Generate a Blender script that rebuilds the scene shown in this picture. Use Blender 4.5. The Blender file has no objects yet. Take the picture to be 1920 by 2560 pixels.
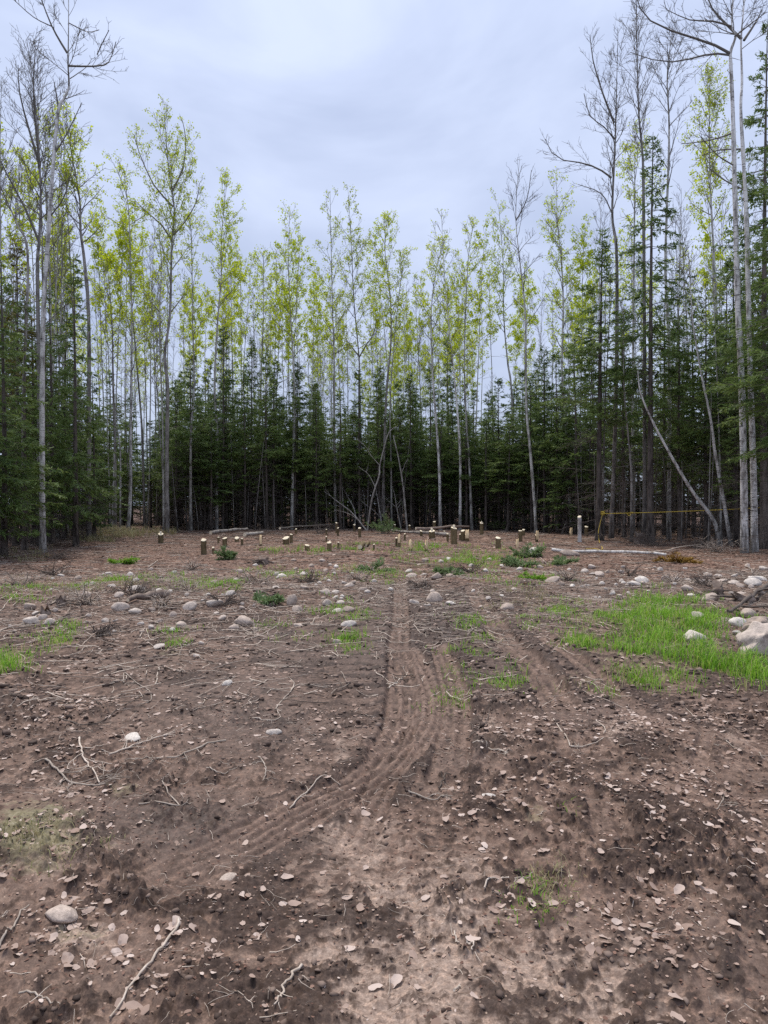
import bpy, math, random
import numpy as np
from mathutils import Vector

# ------------------------------------------------------------------ camera, sky, sun, exposure
scene = bpy.context.scene
COL = scene.collection
CAM_H, FPX, HOR = 1.65, 1850.0, 1262.0          # eye height (m), focal length and horizon row of the 1920x2560 photograph
cam_data = bpy.data.cameras.new('camera')
cam = bpy.data.objects.new('camera', cam_data); COL.objects.link(cam)
cam_data.sensor_fit = 'VERTICAL'
cam_data.sensor_height = 36.0
cam_data.lens = 36.0 * FPX / 2560.0
cam_data.shift_y = -(1280.0 - HOR) / 2560.0
cam_data.clip_start, cam_data.clip_end = 0.05, 3000.0
cam.location = (0, 0, CAM_H)
cam.rotation_euler = (math.radians(90), 0, 0)
scene.camera = cam

SUN_EL, SUN_AZ = math.radians(67), math.radians(333)   # high veiled sun ahead of the camera, a little to the left
world = bpy.data.worlds.new('World'); scene.world = world; world.use_nodes = True
nt = world.node_tree; nt.nodes.clear()
wo = nt.nodes.new('ShaderNodeOutputWorld')
bg_sky = nt.nodes.new('ShaderNodeBackground'); bg_sky.inputs[1].default_value = 0.06
bg_cld = nt.nodes.new('ShaderNodeBackground'); bg_cld.inputs[1].default_value = 1.0
sky = nt.nodes.new('ShaderNodeTexSky'); sky.sky_type = 'NISHITA'; sky.sun_disc = False
sky.sun_elevation = SUN_EL; sky.sun_rotation = SUN_AZ
mixs = nt.nodes.new('ShaderNodeMixShader'); mixs.inputs[0].default_value = 0.92
tc = nt.nodes.new('ShaderNodeTexCoord')
mp = nt.nodes.new('ShaderNodeMapping'); mp.inputs['Scale'].default_value = (1.6, 1.6, 3.4); mp.inputs['Rotation'].default_value = (0.2, 0.1, 0.6)
nz = nt.nodes.new('ShaderNodeTexNoise'); nz.inputs['Scale'].default_value = 1.7; nz.inputs['Detail'].default_value = 5; nz.inputs['Roughness'].default_value = 0.5
nz.inputs['Distortion'].default_value = 0.5
rp = nt.nodes.new('ShaderNodeValToRGB')
rp.color_ramp.elements[0].position = 0.36; rp.color_ramp.elements[0].color = (0.190, 0.220, 0.302, 1)
rp.color_ramp.elements[1].position = 0.64; rp.color_ramp.elements[1].color = (0.268, 0.301, 0.388, 1)
L = nt.links.new
L(tc.outputs['Generated'], mp.inputs['Vector']); L(mp.outputs[0], nz.inputs['Vector']); L(nz.outputs['Fac'], rp.inputs[0])
sepw = nt.nodes.new('ShaderNodeSeparateXYZ'); L(tc.outputs['Generated'], sepw.inputs[0])
zr = nt.nodes.new('ShaderNodeMapRange'); zr.inputs['To Min'].default_value = 0.95; zr.inputs['To Max'].default_value = 1.4; L(sepw.outputs[2], zr.inputs[0]); L(zr.outputs[0], bg_cld.inputs[1])
L(rp.outputs[0], bg_cld.inputs[0]); L(sky.outputs[0], bg_sky.inputs[0])
L(bg_sky.outputs[0], mixs.inputs[1]); L(bg_cld.outputs[0], mixs.inputs[2]); L(mixs.outputs[0], wo.inputs[0])

sl = bpy.data.lights.new('sun', 'SUN'); sl.energy = 1.5; sl.angle = math.radians(22); sl.color = (1.0, 0.93, 0.84)
sun = bpy.data.objects.new('sun', sl); COL.objects.link(sun)
sun.rotation_euler = (math.pi / 2 - SUN_EL, 0, math.pi - SUN_AZ + math.radians(0))
sd = Vector((math.sin(SUN_AZ) * math.cos(SUN_EL), math.cos(SUN_AZ) * math.cos(SUN_EL), math.sin(SUN_EL)))
sun.rotation_euler = sd.to_track_quat('Z', 'Y').to_euler()

vs = scene.view_settings
vs.view_transform = 'Standard'; vs.look = 'None'; vs.gamma = 1.0; vs.exposure = 1.3; vs.use_curve_mapping = False
cy = scene.cycles
cy.max_bounces = 7; cy.diffuse_bounces = 4; cy.glossy_bounces = 2; cy.transmission_bounces = 3; cy.transparent_max_bounces = 4
cy.use_denoising = False
cy.use_adaptive_sampling = False
cy.caustics_reflective = False; cy.caustics_refractive = False

# ------------------------------------------------------------------ helpers
def R(seed): return np.random.default_rng(abs(int(seed)))
def nrm(a): return a / np.maximum(np.linalg.norm(a, axis=-1, keepdims=True), 1e-9)
def sstep(a, b, x):
    t = np.clip((x - a) / (b - a), 0, 1); return t * t * (3 - 2 * t)

_pr = R(11); _perm = np.concatenate([_pr.permutation(512)] * 3); _ga = _pr.uniform(0, 2 * np.pi, 512); _gx, _gy = np.cos(_ga), np.sin(_ga)
def perlin(x, y, s=0):
    x = np.asarray(x, float) + s * 17.13; y = np.asarray(y, float) + s * 31.7
    xi = np.floor(x).astype(int); yi = np.floor(y).astype(int); xf = x - xi; yf = y - yi
    u = xf ** 3 * (xf * (xf * 6 - 15) + 10); v = yf ** 3 * (yf * (yf * 6 - 15) + 10)
    def g(ix, iy, fx, fy):
        h = _perm[_perm[ix & 511] + (iy & 511)]
        return _gx[h] * fx + _gy[h] * fy
    a = g(xi, yi, xf, yf); b = g(xi + 1, yi, xf - 1, yf); c = g(xi, yi + 1, xf, yf - 1); d = g(xi + 1, yi + 1, xf - 1, yf - 1)
    return 1.5 * ((a + u * (b - a)) + v * ((c + u * (d - c)) - (a + u * (b - a))))

def worley(x, y, s=0):
    x = np.asarray(x, float) + s * 5.3; y = np.asarray(y, float) + s * 9.1; xi = np.floor(x).astype(int); yi = np.floor(y).astype(int); best = np.full(x.shape, 9.0); hid = np.zeros(x.shape)
    for i in (-1, 0, 1):
        for j in (-1, 0, 1):
            h = _perm[_perm[(xi + i) & 511] + ((yi + j) & 511)]; cx = xi + i + 0.5 + 0.42 * _gx[h]; cy_ = yi + j + 0.5 + 0.42 * _gy[(h * 7 + 13) & 511]
            d = (x - cx) ** 2 + (y - cy_) ** 2; c = d < best; best = np.where(c, d, best); hid = np.where(c, h / 511.0, hid)
    return np.sqrt(best), hid
class MB:
    """collects vertices and faces; build() makes one mesh"""
    def __init__(self): self.v = []; self.q = []; self.t = []; self.qm = []; self.tm = []; self.n = 0
    def add(self, v, quads=None, tris=None, m=0):
        v = np.asarray(v, float).reshape(-1, 3); self.v.append(v)
        if quads is not None and len(quads):
            q = np.asarray(quads, int).reshape(-1, 4) + self.n; self.q.append(q); self.qm.append(np.full(len(q), m))
        if tris is not None and len(tris):
            t = np.asarray(tris, int).reshape(-1, 3) + self.n; self.t.append(t); self.tm.append(np.full(len(t), m))
        self.n += len(v)
    def tubes(self, pts, rad, sides=4, m=0, cap=False):
        """pts (N,K,3), rad (N,K): N tapered tubes at once"""
        pts = np.asarray(pts, float); rad = np.asarray(rad, float)
        N, K, _ = pts.shape
        if N == 0: return
        tan = np.empty_like(pts); tan[:, 1:-1] = pts[:, 2:] - pts[:, :-2]; tan[:, 0] = pts[:, 1] - pts[:, 0]; tan[:, -1] = pts[:, -1] - pts[:, -2]
        tan = nrm(tan); main = nrm(pts[:, -1] - pts[:, 0])
        ref = np.where(np.abs(main[:, 2:3]) > 0.9, np.array([[1.0, 0, 0]]), np.array([[0, 0, 1.0]]))[:, None, :]
        a = nrm(np.cross(tan, np.broadcast_to(ref, tan.shape))); b = np.cross(tan, a)
        ang = np.arange(sides) * 2 * np.pi / sides
        ring = a[:, :, None, :] * np.cos(ang)[None, None, :, None] + b[:, :, None, :] * np.sin(ang)[None, None, :, None]
        v = pts[:, :, None, :] + ring * rad[:, :, None, None]
        idx = np.arange(N * K * sides).reshape(N, K, sides); nx = np.roll(idx, -1, axis=2)
        q = np.stack([idx[:, :-1], nx[:, :-1], nx[:, 1:], idx[:, 1:]], -1)
        self.add(v, quads=q.reshape(-1, 4), m=m)
        if cap:
            for n in range(N):
                for k, fl in ((0, 1), (K - 1, 0)):
                    c = pts[n, k]; vv = np.vstack([v[n, k], c[None]]); tri = [(i, (i + 1) % sides, sides) if not fl else ((i + 1) % sides, i, sides) for i in range(sides)]
                    self.add(vv, tris=tri, m=m)
    def diamonds(self, p, d, w, length, width, m=0):
        """narrow four-cornered leaves: base p, direction d, width direction w"""
        l = np.asarray(length).reshape(-1, 1); wd = np.asarray(width).reshape(-1, 1)
        v = np.stack([p, p + d * l * 0.45 + w * wd * 0.5, p + d * l, p + d * l * 0.45 - w * wd * 0.5], 1)
        self.add(v, quads=np.arange(len(p) * 4).reshape(-1, 4), m=m)
    def mesh(self, name, mats, smooth=False):
        me = bpy.data.meshes.new(name)
        v = np.concatenate(self.v) if self.v else np.zeros((0, 3))
        q = np.concatenate(self.q) if self.q else np.zeros((0, 4), int); t = np.concatenate(self.t) if self.t else np.zeros((0, 3), int)
        me.vertices.add(len(v)); me.vertices.foreach_set('co', v.astype(np.float32).ravel())
        me.loops.add(len(q) * 4 + len(t) * 3); me.polygons.add(len(q) + len(t))
        me.loops.foreach_set('vertex_index', np.concatenate([q.ravel(), t.ravel()]).astype(np.int32))
        ls = np.concatenate([np.arange(len(q)) * 4, len(q) * 4 + np.arange(len(t)) * 3]).astype(np.int32)
        me.polygons.foreach_set('loop_start', ls)
        mi = np.concatenate([np.concatenate(self.qm) if self.qm else np.zeros(0), np.concatenate(self.tm) if self.tm else np.zeros(0)]).astype(np.int32)
        for mt in (mats if isinstance(mats, (list, tuple)) else [mats]): me.materials.append(mt)
        me.polygons.foreach_set('material_index', mi)
        if smooth: me.polygons.foreach_set('use_smooth', np.ones(len(mi), bool))
        me.update(calc_edges=True); me.validate()
        return me

def link(name, data, parent=None, loc=(0, 0, 0), rot=(0, 0, 0), scale=(1, 1, 1)):
    o = bpy.data.objects.new(name, data); COL.objects.link(o)
    o.location = loc; o.rotation_euler = rot; o.scale = scale
    if parent is not None: o.parent = parent
    return o
def tag(o, label=None, cat=None, group=None, kind=None):
    if label: o['label'] = label
    if cat: o['category'] = cat
    if group: o['group'] = group
    if kind: o['kind'] = kind
    return o
ORD = ('first second third fourth fifth sixth seventh eighth ninth tenth eleventh twelfth thirteenth fourteenth fifteenth sixteenth seventeenth eighteenth '
       'nineteenth twentieth twenty-first twenty-second twenty-third twenty-fourth twenty-fifth twenty-sixth twenty-seventh twenty-eighth twenty-ninth thirtieth '
       'thirty-first thirty-second thirty-third thirty-fourth thirty-fifth thirty-sixth thirty-seventh thirty-eighth thirty-ninth fortieth').split()

# ------------------------------------------------------------------ materials
def new_mat(name):
    m = bpy.data.materials.new(name); m.use_nodes = True; t = m.node_tree; t.nodes.clear()
    out = t.nodes.new('ShaderNodeOutputMaterial'); b = t.nodes.new('ShaderNodeBsdfPrincipled'); t.links.new(b.outputs[0], out.inputs[0])
    return m, t, b, out
def nd(t, typ, **kw):
    n = t.nodes.new(typ)
    for k, v in kw.items():
        if k in n.inputs: n.inputs[k].default_value = v
        else: setattr(n, k, v)
    return n
def objco(t, scale=(1, 1, 1), kind='Object'):
    c = t.nodes.new('ShaderNodeTexCoord'); m = t.nodes.new('ShaderNodeMapping'); m.inputs['Scale'].default_value = scale
    t.links.new(c.outputs[kind], m.inputs[0]); return m.outputs[0]
def noise(t, vec, scale, detail=4, rough=0.55, dist=0.0):
    n = nd(t, 'ShaderNodeTexNoise', Scale=scale, Detail=detail, Roughness=rough, Distortion=dist); t.links.new(vec, n.inputs['Vector']); return n.outputs['Fac']
def ramp(t, fac, stops, interp='LINEAR'):
    r = t.nodes.new('ShaderNodeValToRGB'); cr = r.color_ramp; cr.interpolation = interp
    while len(cr.elements) < len(stops): cr.elements.new(0.5)
    for e, (p, c) in zip(cr.elements, stops):
        e.position = p; e.color = (*c, 1) if isinstance(c, (tuple, list)) else (c, c, c, 1)
    t.links.new(fac, r.inputs[0]); return r.outputs[0]
def mixc(t, fac, a, b, mode='MIX'):
    m = nd(t, 'ShaderNodeMix', data_type='RGBA', blend_type=mode)
    for s, v in ((0, fac), (6, a), (7, b)):
        if isinstance(v, (int, float)): m.inputs[s].default_value = v
        elif isinstance(v, tuple): m.inputs[s].default_value = (*v, 1)
        else: t.links.new(v, m.inputs[s])
    return m.outputs[2]
def math_(t, op, a, b=0.0):
    m = nd(t, 'ShaderNodeMath', operation=op)
    for s, v in ((0, a), (1, b)):
        if isinstance(v, (int, float)): m.inputs[s].default_value = v
        else: t.links.new(v, m.inputs[s])
    return m.outputs[0]
def bump(t, b, h, strength=0.5, dist=0.01):
    n = nd(t, 'ShaderNodeBump', Strength=strength, Distance=dist); t.links.new(h, n.inputs['Height']); t.links.new(n.outputs[0], b.inputs['Normal'])

def bark_mat(name, light, dark, knots=0.5, base_dark=1.5, lent=0.5):
    m, t, b, _ = new_mat(name)
    co = objco(t)
    patch = noise(t, objco(t, (5, 5, 1.1)), 1.6, 5, 0.65)
    c = ramp(t, patch, [(0.38, dark), (0.54, light), (0.75, tuple(min(1, x * 1.25) for x in light))])
    ln = noise(t, objco(t, (4, 4, 26)), 1.0, 3, 0.6)
    lm = ramp(t, ln, [(0.56, 0.0), (0.66, lent)])
    c = mixc(t, lm, c, (0.03, 0.026, 0.022))
    vor = nd(t, 'ShaderNodeTexVoronoi', Scale=1.0); t.links.new(objco(t, (4.5, 4.5, 1.6)), vor.inputs['Vector'])
    km = ramp(t, vor.outputs['Distance'], [(0.10, knots), (0.19, 0.0)])
    c = mixc(t, km, c, (0.02, 0.018, 0.016))
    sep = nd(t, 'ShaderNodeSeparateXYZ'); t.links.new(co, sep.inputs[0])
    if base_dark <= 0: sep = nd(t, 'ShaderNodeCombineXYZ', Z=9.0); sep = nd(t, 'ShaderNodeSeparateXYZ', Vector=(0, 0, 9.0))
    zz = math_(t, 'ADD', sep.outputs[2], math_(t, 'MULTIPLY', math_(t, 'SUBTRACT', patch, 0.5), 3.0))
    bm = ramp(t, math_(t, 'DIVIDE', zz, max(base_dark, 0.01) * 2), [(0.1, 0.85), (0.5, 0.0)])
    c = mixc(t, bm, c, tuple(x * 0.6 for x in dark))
    oi = nd(t, 'ShaderNodeObjectInfo')
    v = ramp(t, oi.outputs['Random'], [(0, 0.72), (1, 1.1)])
    c = mixc(t, 1.0, c, v, 'MULTIPLY')
    t.links.new(c, b.inputs['Base Color']); b.inputs['Roughness'].default_value = 0.85
    b.inputs['Specular IOR Level'].default_value = 0.2
    bump(t, b, ln, 0.5, 0.02)
    return m
def simple_mat(name, c1, c2, scale=8, rough=0.85, stretch=(1, 1, 1), spec=0.2, rnd=0.25, bmp=0.3):
    m, t, b, _ = new_mat(name)
    f = noise(t, objco(t, stretch), scale, 5, 0.6)
    c = ramp(t, f, [(0.3, c1), (0.7, c2)])
    oi = nd(t, 'ShaderNodeObjectInfo'); v = ramp(t, oi.outputs['Random'], [(0, 1 - rnd), (1, 1 + rnd)])
    c = mixc(t, 1.0, c, v, 'MULTIPLY')
    t.links.new(c, b.inputs['Base Color']); b.inputs['Roughness'].default_value = rough; b.inputs['Specular IOR Level'].default_value = spec
    if bmp: bump(t, b, f, bmp, 0.02)
    return m
def leaf_mat(name, stops, trans=0.35, objvar=0.25, rough=0.6, spec=0.25):
    """thin leaf: colour varies leaf by leaf and tree by tree"""
    m, t, b, out = new_mat(name)
    g = nd(t, 'ShaderNodeNewGeometry'); oi = nd(t, 'ShaderNodeObjectInfo')
    f = math_(t, 'ADD', math_(t, 'MULTIPLY', g.outputs['Random Per Island'], 1 - objvar), math_(t, 'MULTIPLY', oi.outputs['Random'], objvar))
    c = ramp(t, f, stops)
    t.links.new(c, b.inputs['Base Color']); b.inputs['Roughness'].default_value = rough; b.inputs['Specular IOR Level'].default_value = spec
    if trans > 0:
        tr = nd(t, 'ShaderNodeBsdfTranslucent'); t.links.new(c, tr.inputs[0])
        mx = nd(t, 'ShaderNodeMixShader'); mx.inputs[0].default_value = trans
        t.links.new(b.outputs[0], mx.inputs[1]); t.links.new(tr.outputs[0], mx.inputs[2]); t.links.new(mx.outputs[0], out.inputs[0])
    return m

M = {}
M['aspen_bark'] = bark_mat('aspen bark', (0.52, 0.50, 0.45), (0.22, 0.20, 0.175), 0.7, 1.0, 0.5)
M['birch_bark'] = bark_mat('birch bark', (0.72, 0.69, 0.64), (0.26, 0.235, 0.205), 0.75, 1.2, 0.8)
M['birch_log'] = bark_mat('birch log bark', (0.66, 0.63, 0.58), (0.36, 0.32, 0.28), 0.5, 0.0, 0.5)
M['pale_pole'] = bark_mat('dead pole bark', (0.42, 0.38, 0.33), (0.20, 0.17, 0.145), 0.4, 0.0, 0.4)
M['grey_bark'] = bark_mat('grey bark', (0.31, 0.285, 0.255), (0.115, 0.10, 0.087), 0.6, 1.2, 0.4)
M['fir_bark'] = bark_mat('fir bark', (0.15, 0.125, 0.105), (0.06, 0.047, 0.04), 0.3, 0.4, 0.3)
M['twig'] = simple_mat('aspen twig', (0.13, 0.115, 0.10), (0.20, 0.18, 0.155), 3, bmp=0)
M['dead_twig'] = simple_mat('dead twig', (0.07, 0.055, 0.048), (0.14, 0.115, 0.10), 3, bmp=0)
M['aspen_leaf'] = leaf_mat('aspen leaf', [(0.0, (0.30, 0.33, 0.035)), (0.3, (0.44, 0.52, 0.03)), (0.65, (0.54, 0.64, 0.025)), (1.0, (0.64, 0.68, 0.04))], 0.58, 0.5)
M['fir_needle'] = leaf_mat('fir needle', [(0.0, (0.072, 0.115, 0.040)), (0.5, (0.145, 0.215, 0.060)), (1.0, (0.25, 0.32, 0.09))], 0.35, 0.45, 0.55)
M['larch_needle'] = leaf_mat('yellowing needle', [(0.0, (0.10, 0.10, 0.03)), (1.0, (0.24, 0.21, 0.05))], 0.25, 0.2)
M['bough_needle'] = leaf_mat('cut bough needle', [(0.0, (0.10, 0.16, 0.06)), (1.0, (0.22, 0.30, 0.12))], 0.25, 0.3)
M['grass'] = leaf_mat('grass blade', [(0.0, (0.09, 0.19, 0.02)), (0.4, (0.17, 0.37, 0.025)), (0.8, (0.27, 0.48, 0.04)), (0.92, (0.38, 0.44, 0.10)), (1.0, (0.52, 0.46, 0.25))], 0.4, 0.0)
M['dry_grass'] = leaf_mat('dry grass blade', [(0.0, (0.26, 0.22, 0.12)), (0.6, (0.36, 0.31, 0.18)), (1.0, (0.22, 0.24, 0.08))], 0.3, 0.0)
M['dead_leaf'] = leaf_mat('dead leaf', [(0.0, (0.12, 0.072, 0.05)), (0.35, (0.29, 0.20, 0.155)), (0.65, (0.48, 0.375, 0.315)), (0.88, (0.68, 0.58, 0.51)), (1.0, (0.86, 0.79, 0.72))], 0.1, 0.35, 0.7)
M['copper_leaf'] = leaf_mat('copper leaf litter', [(0.0, (0.042, 0.021, 0.015)), (0.4, (0.115, 0.058, 0.040)), (0.75, (0.22, 0.125, 0.090)), (1.0, (0.46, 0.34, 0.27))], 0.1, 0.0, 0.7)
M['stick'] = simple_mat('weathered stick', (0.26, 0.205, 0.16), (0.56, 0.48, 0.40), 20, stretch=(1, 1, 1))
M['dark_stick'] = simple_mat('damp stick', (0.08, 0.062, 0.05), (0.17, 0.135, 0.11), 14)
M['log_bark'] = simple_mat('log bark', (0.14, 0.10, 0.08), (0.33, 0.26, 0.21), 9)
M['cut_wood'] = simple_mat('fresh cut wood', (0.70, 0.58, 0.40), (0.85, 0.76, 0.58), 14, rnd=0.12)
M['split_wood'] = simple_mat('split orange wood', (0.52, 0.36, 0.19), (0.72, 0.56, 0.35), 12, stretch=(5, 5, 1), rnd=0.12)
M['stump_bark'] = simple_mat('mossy stump bark', (0.10, 0.075, 0.04), (0.22, 0.165, 0.085), 9, stretch=(2, 2, 0.7), bmp=0.8)
M['rope'] = simple_mat('yellow rope', (0.52, 0.36, 0.05), (0.70, 0.52, 0.10), 60, bmp=0)
M['orange_moss'] = leaf_mat('orange brown fern', [(0.0, (0.15, 0.075, 0.015)), (0.5, (0.30, 0.17, 0.03)), (1.0, (0.40, 0.27, 0.06))], 0.2, 0.0)
M['clod'] = leaf_mat('soil clod', [(0.0, (0.045, 0.030, 0.023)), (0.5, (0.105, 0.072, 0.056)), (1.0, (0.23, 0.168, 0.133))], 0.0, 0.0, 0.8)

def stone_mat():
    m, t, b, _ = new_mat('field stone'); co = objco(t)
    oi = nd(t, 'ShaderNodeObjectInfo')
    base = ramp(t, oi.outputs['Random'], [(0, (0.36, 0.285, 0.23)), (0.35, (0.54, 0.44, 0.365)), (0.7, (0.56, 0.49, 0.425)), (1, (0.74, 0.67, 0.585))])
    n1 = noise(t, co, 3.0, 6, 0.65); c = mixc(t, 1.0, base, ramp(t, n1, [(0.3, 0.6), (0.7, 1.25)]), 'MULTIPLY')
    sp = noise(t, co, 45, 3, 0.7); c = mixc(t, ramp(t, sp, [(0.58, 0.0), (0.72, 0.5)]), c, (0.10, 0.085, 0.075))
    # soil smears round the foot and in blotches
    n2 = noise(t, co, 1.7, 4, 0.6); c = mixc(t, ramp(t, n2, [(0.52, 0.0), (0.68, 0.65)]), c, (0.15, 0.115, 0.095))
    t.links.new(c, b.inputs['Base Color']); b.inputs['Roughness'].default_value = 0.85; b.inputs['Specular IOR Level'].default_value = 0.25
    bump(t, b, noise(t, co, 14, 6, 0.7), 0.35, 0.05); return m
M['stone'] = stone_mat()

def ground_mat():
    m, t, b, _ = new_mat('churned soil'); co = objco(t)
    at = nd(t, 'ShaderNodeVertexColor', layer_name='zone'); sp = nd(t, 'ShaderNodeSeparateColor'); t.links.new(at.outputs[0], sp.inputs[0])
    dry, lit, moss, wet = sp.outputs[0], sp.outputs[1], sp.outputs[2], at.outputs['Alpha']
    nA = noise(t, co, 1.3, 6, 0.6); nB = noise(t, co, 9, 6, 0.68); nC = noise(t, co, 42, 5, 0.7); nD = noise(t, co, 140, 3, 0.7)
    mud = ramp(t, nB, [(0.28, (0.075, 0.048, 0.036)), (0.5, (0.136, 0.091, 0.069)), (0.74, (0.228, 0.159, 0.122))])
    mud = mixc(t, 1.0, mud, ramp(t, nA, [(0.3, 0.8), (0.7, 1.2)]), 'MULTIPLY')
    wetc = ramp(t, nC, [(0.3, (0.064, 0.042, 0.033)), (0.7, (0.122, 0.083, 0.065))])
    mud = mixc(t, wet, mud, wetc)
    dryc = ramp(t, nC, [(0.28, (0.135, 0.094, 0.072)), (0.5, (0.245, 0.180, 0.142)), (0.72, (0.35, 0.270, 0.218))])
    dfac = math_(t, 'MULTIPLY', dry, 1.0)
    df = ramp(t, math_(t, 'ADD', dfac, math_(t, 'MULTIPLY', math_(t, 'SUBTRACT', nB, 0.5), 1.3)), [(0.3, 0.0), (0.62, 1.0)])
    c = mixc(t, df, mud, dryc)
    at2 = nd(t, 'ShaderNodeVertexColor', layer_name='churn_shade'); sp2 = nd(t, 'ShaderNodeSeparateColor'); t.links.new(at2.outputs[0], sp2.inputs[0])
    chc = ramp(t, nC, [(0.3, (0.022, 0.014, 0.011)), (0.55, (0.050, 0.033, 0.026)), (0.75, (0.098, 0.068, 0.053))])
    c = mixc(t, math_(t, 'MULTIPLY', sp2.outputs[0], 0.92), c, chc)  # dark churned mud, also the painted shade of tread gaps and grooves
    c = mixc(t, math_(t, 'MULTIPLY', math_(t, 'SUBTRACT', sp2.outputs[1], sp2.outputs[0]), 0.6), c, mixc(t, 1.0, mud, (1.3, 1.3, 1.3), 'MULTIPLY'))
    c = mixc(t, 1.0, c, ramp(t, nD, [(0.3, 0.72), (0.7, 1.3)]), 'MULTIPLY')
    crumb = ramp(t, noise(t, co, 30, 6, 0.72), [(0.50, 0.0), (0.60, 1.0)])
    c = mixc(t, math_(t, 'MULTIPLY', crumb, 0.5), c, mixc(t, 1.0, c, (1.9, 1.8, 1.7), 'MULTIPLY'))
    pit = ramp(t, noise(t, objco(t, (1, 0.7, 1)), 17, 6, 0.7), [(0.38, 0.75), (0.48, 0.0)])
    c = mixc(t, pit, c, (0.045, 0.027, 0.018))
    # leaf crumbs: small cells of pale, copper and dark
    v = nd(t, 'ShaderNodeTexVoronoi', Scale=26.0); t.links.new(co, v.inputs['Vector'])
    s2 = nd(t, 'ShaderNodeSeparateColor'); t.links.new(v.outputs['Color'], s2.inputs[0])
    litc = ramp(t, s2.outputs[0], [(0.0, (0.048, 0.026, 0.018)), (0.35, (0.117, 0.061, 0.041)), (0.65, (0.201, 0.114, 0.079)), (0.88, (0.318, 0.208, 0.154)), (1.0, (0.466, 0.356, 0.282))])
    litc = mixc(t, 1.0, litc, ramp(t, nA, [(0.32, 0.42), (0.68, 1.05)]), 'MULTIPLY')
    lf = ramp(t, math_(t, 'ADD', lit, math_(t, 'MULTIPLY', math_(t, 'SUBTRACT', nB, 0.5), 0.9)), [(0.35, 0.0), (0.6, 1.0)])
    c = mixc(t, lf, c, litc)
    v3 = nd(t, 'ShaderNodeTexVoronoi', Scale=60.0); t.links.new(co, v3.inputs['Vector'])
    s3 = nd(t, 'ShaderNodeSeparateColor'); t.links.new(v3.outputs['Color'], s3.inputs[0])
    bits = math_(t, 'MULTIPLY', ramp(t, s3.outputs[1], [(0.86, 0.0), (0.88, 1.0)], 'CONSTANT'), ramp(t, v3.outputs['Distance'], [(0.12, 0.8), (0.24, 0.0)]))
    c = mixc(t, math_(t, 'MULTIPLY', bits, 0.8), c, (0.466, 0.346, 0.264))
    mc = ramp(t, nC, [(0.3, (0.115, 0.100, 0.050)), (0.55, (0.22, 0.195, 0.115)), (0.75, (0.36, 0.315, 0.225))])
    mf = ramp(t, math_(t, 'ADD', moss, math_(t, 'MULTIPLY', math_(t, 'SUBTRACT', nB, 0.5), 1.2)), [(0.4, 0.0), (0.7, 0.85)])
    c = mixc(t, mf, c, mc)
    t.links.new(c, b.inputs['Base Color'])
    rr = nd(t, 'ShaderNodeMapRange'); rr.inputs['To Min'].default_value = 0.88; rr.inputs['To Max'].default_value = 0.6
    t.links.new(wet, rr.inputs[0]); t.links.new(rr.outputs[0], b.inputs['Roughness']); b.inputs['Specular IOR Level'].default_value = 0.22
    hh = math_(t, 'ADD', noise(t, co, 45, 1.0, 0.5), math_(t, 'MULTIPLY', noise(t, co, 130, 1.0, 0.5), 0.3))
    bump(t, b, hh, 0.5, 0.006)
    return m
M['ground'] = ground_mat()

# ------------------------------------------------------------------ the ground
def zbase(x, y):
    x = np.asarray(x, float); y = np.asarray(y, float)
    z = 0.30 * sstep(13, 38, y) + 0.05 * perlin(x * 0.16, y * 0.16, 3) * sstep(4, 16, y)
    return z
def hit(px, py):
    """ground point that the photograph shows at this pixel"""
    py = np.maximum(np.asarray(py, float), HOR + 20); px = np.asarray(px, float)
    d = CAM_H * FPX / (py - HOR)
    for _ in range(8):
        x = (px - 960) / FPX * d; d = 0.5 * d + 0.5 * (CAM_H - zbase(x, d)) * FPX / (py - HOR)
    return (px - 960) / FPX * d, d
def P(px, py, d): return np.array([(px - 960) / FPX * d, d, CAM_H + (HOR - py) / FPX * d])
def tomap(x, y):
    yy = np.maximum(y, 1.5)
    return 960 + FPX * x / yy, HOR + FPX * (CAM_H - zbase(x, yy)) / yy
def blobs(px, py, lst):
    r = np.zeros_like(px)
    for (cx, cy_, rx, ry, a) in lst: r = np.maximum(r, a * np.exp(-(((px - cx) / rx) ** 2 + ((py - cy_) / ry) ** 2)))
    return r
# tyre tracks: centre line in photograph pixels, half width (m), depth (m), grooves across
TRACKS = [([(1003, 1445), (1000, 1500), (1003, 1560), (995, 1620), (1002, 1700), (1004, 1780), (985, 1860), (950, 1930), (905, 2020)], 0.13, 0.045, 3),
          ([(1000, 1600), (1030, 1660), (1062, 1740), (1060, 1800), (1030, 1860), (960, 1930), (800, 2010), (640, 2085), (480, 2165), (330, 2240), (150, 2330)], 0.17, 0.022, 5),
          ([(1090, 1600), (1120, 1680), (1142, 1760), (1135, 1860), (1118, 1960), (1105, 2040)], 0.12, 0.035, 3),
          ([(1178, 1470), (1215, 1530), (1255, 1590), (1310, 1640), (1362, 1700), (1400, 1765), (1440, 1860)], 0.16, 0.055, 3),
          ([(1350, 1590), (1420, 1640), (1500, 1700), (1570, 1770), (1620, 1830)], 0.10, 0.030, 2),
          ([(1500, 1990), (1530, 2080), (1550, 2180), (1560, 2240)], 0.10, 0.016, 3),
          ([(1770, 1830), (1752, 1920), (1735, 1990)], 0.05, 0.02, 1),
          ([(1920, 2330), (1870, 2440), (1905, 2560)], 0.05, 0.02, 1),
          ([(980, 1900), (930, 2010), (860, 2160), (800, 2300)], 0.10, 0.015, 3)]
TW = []
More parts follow.
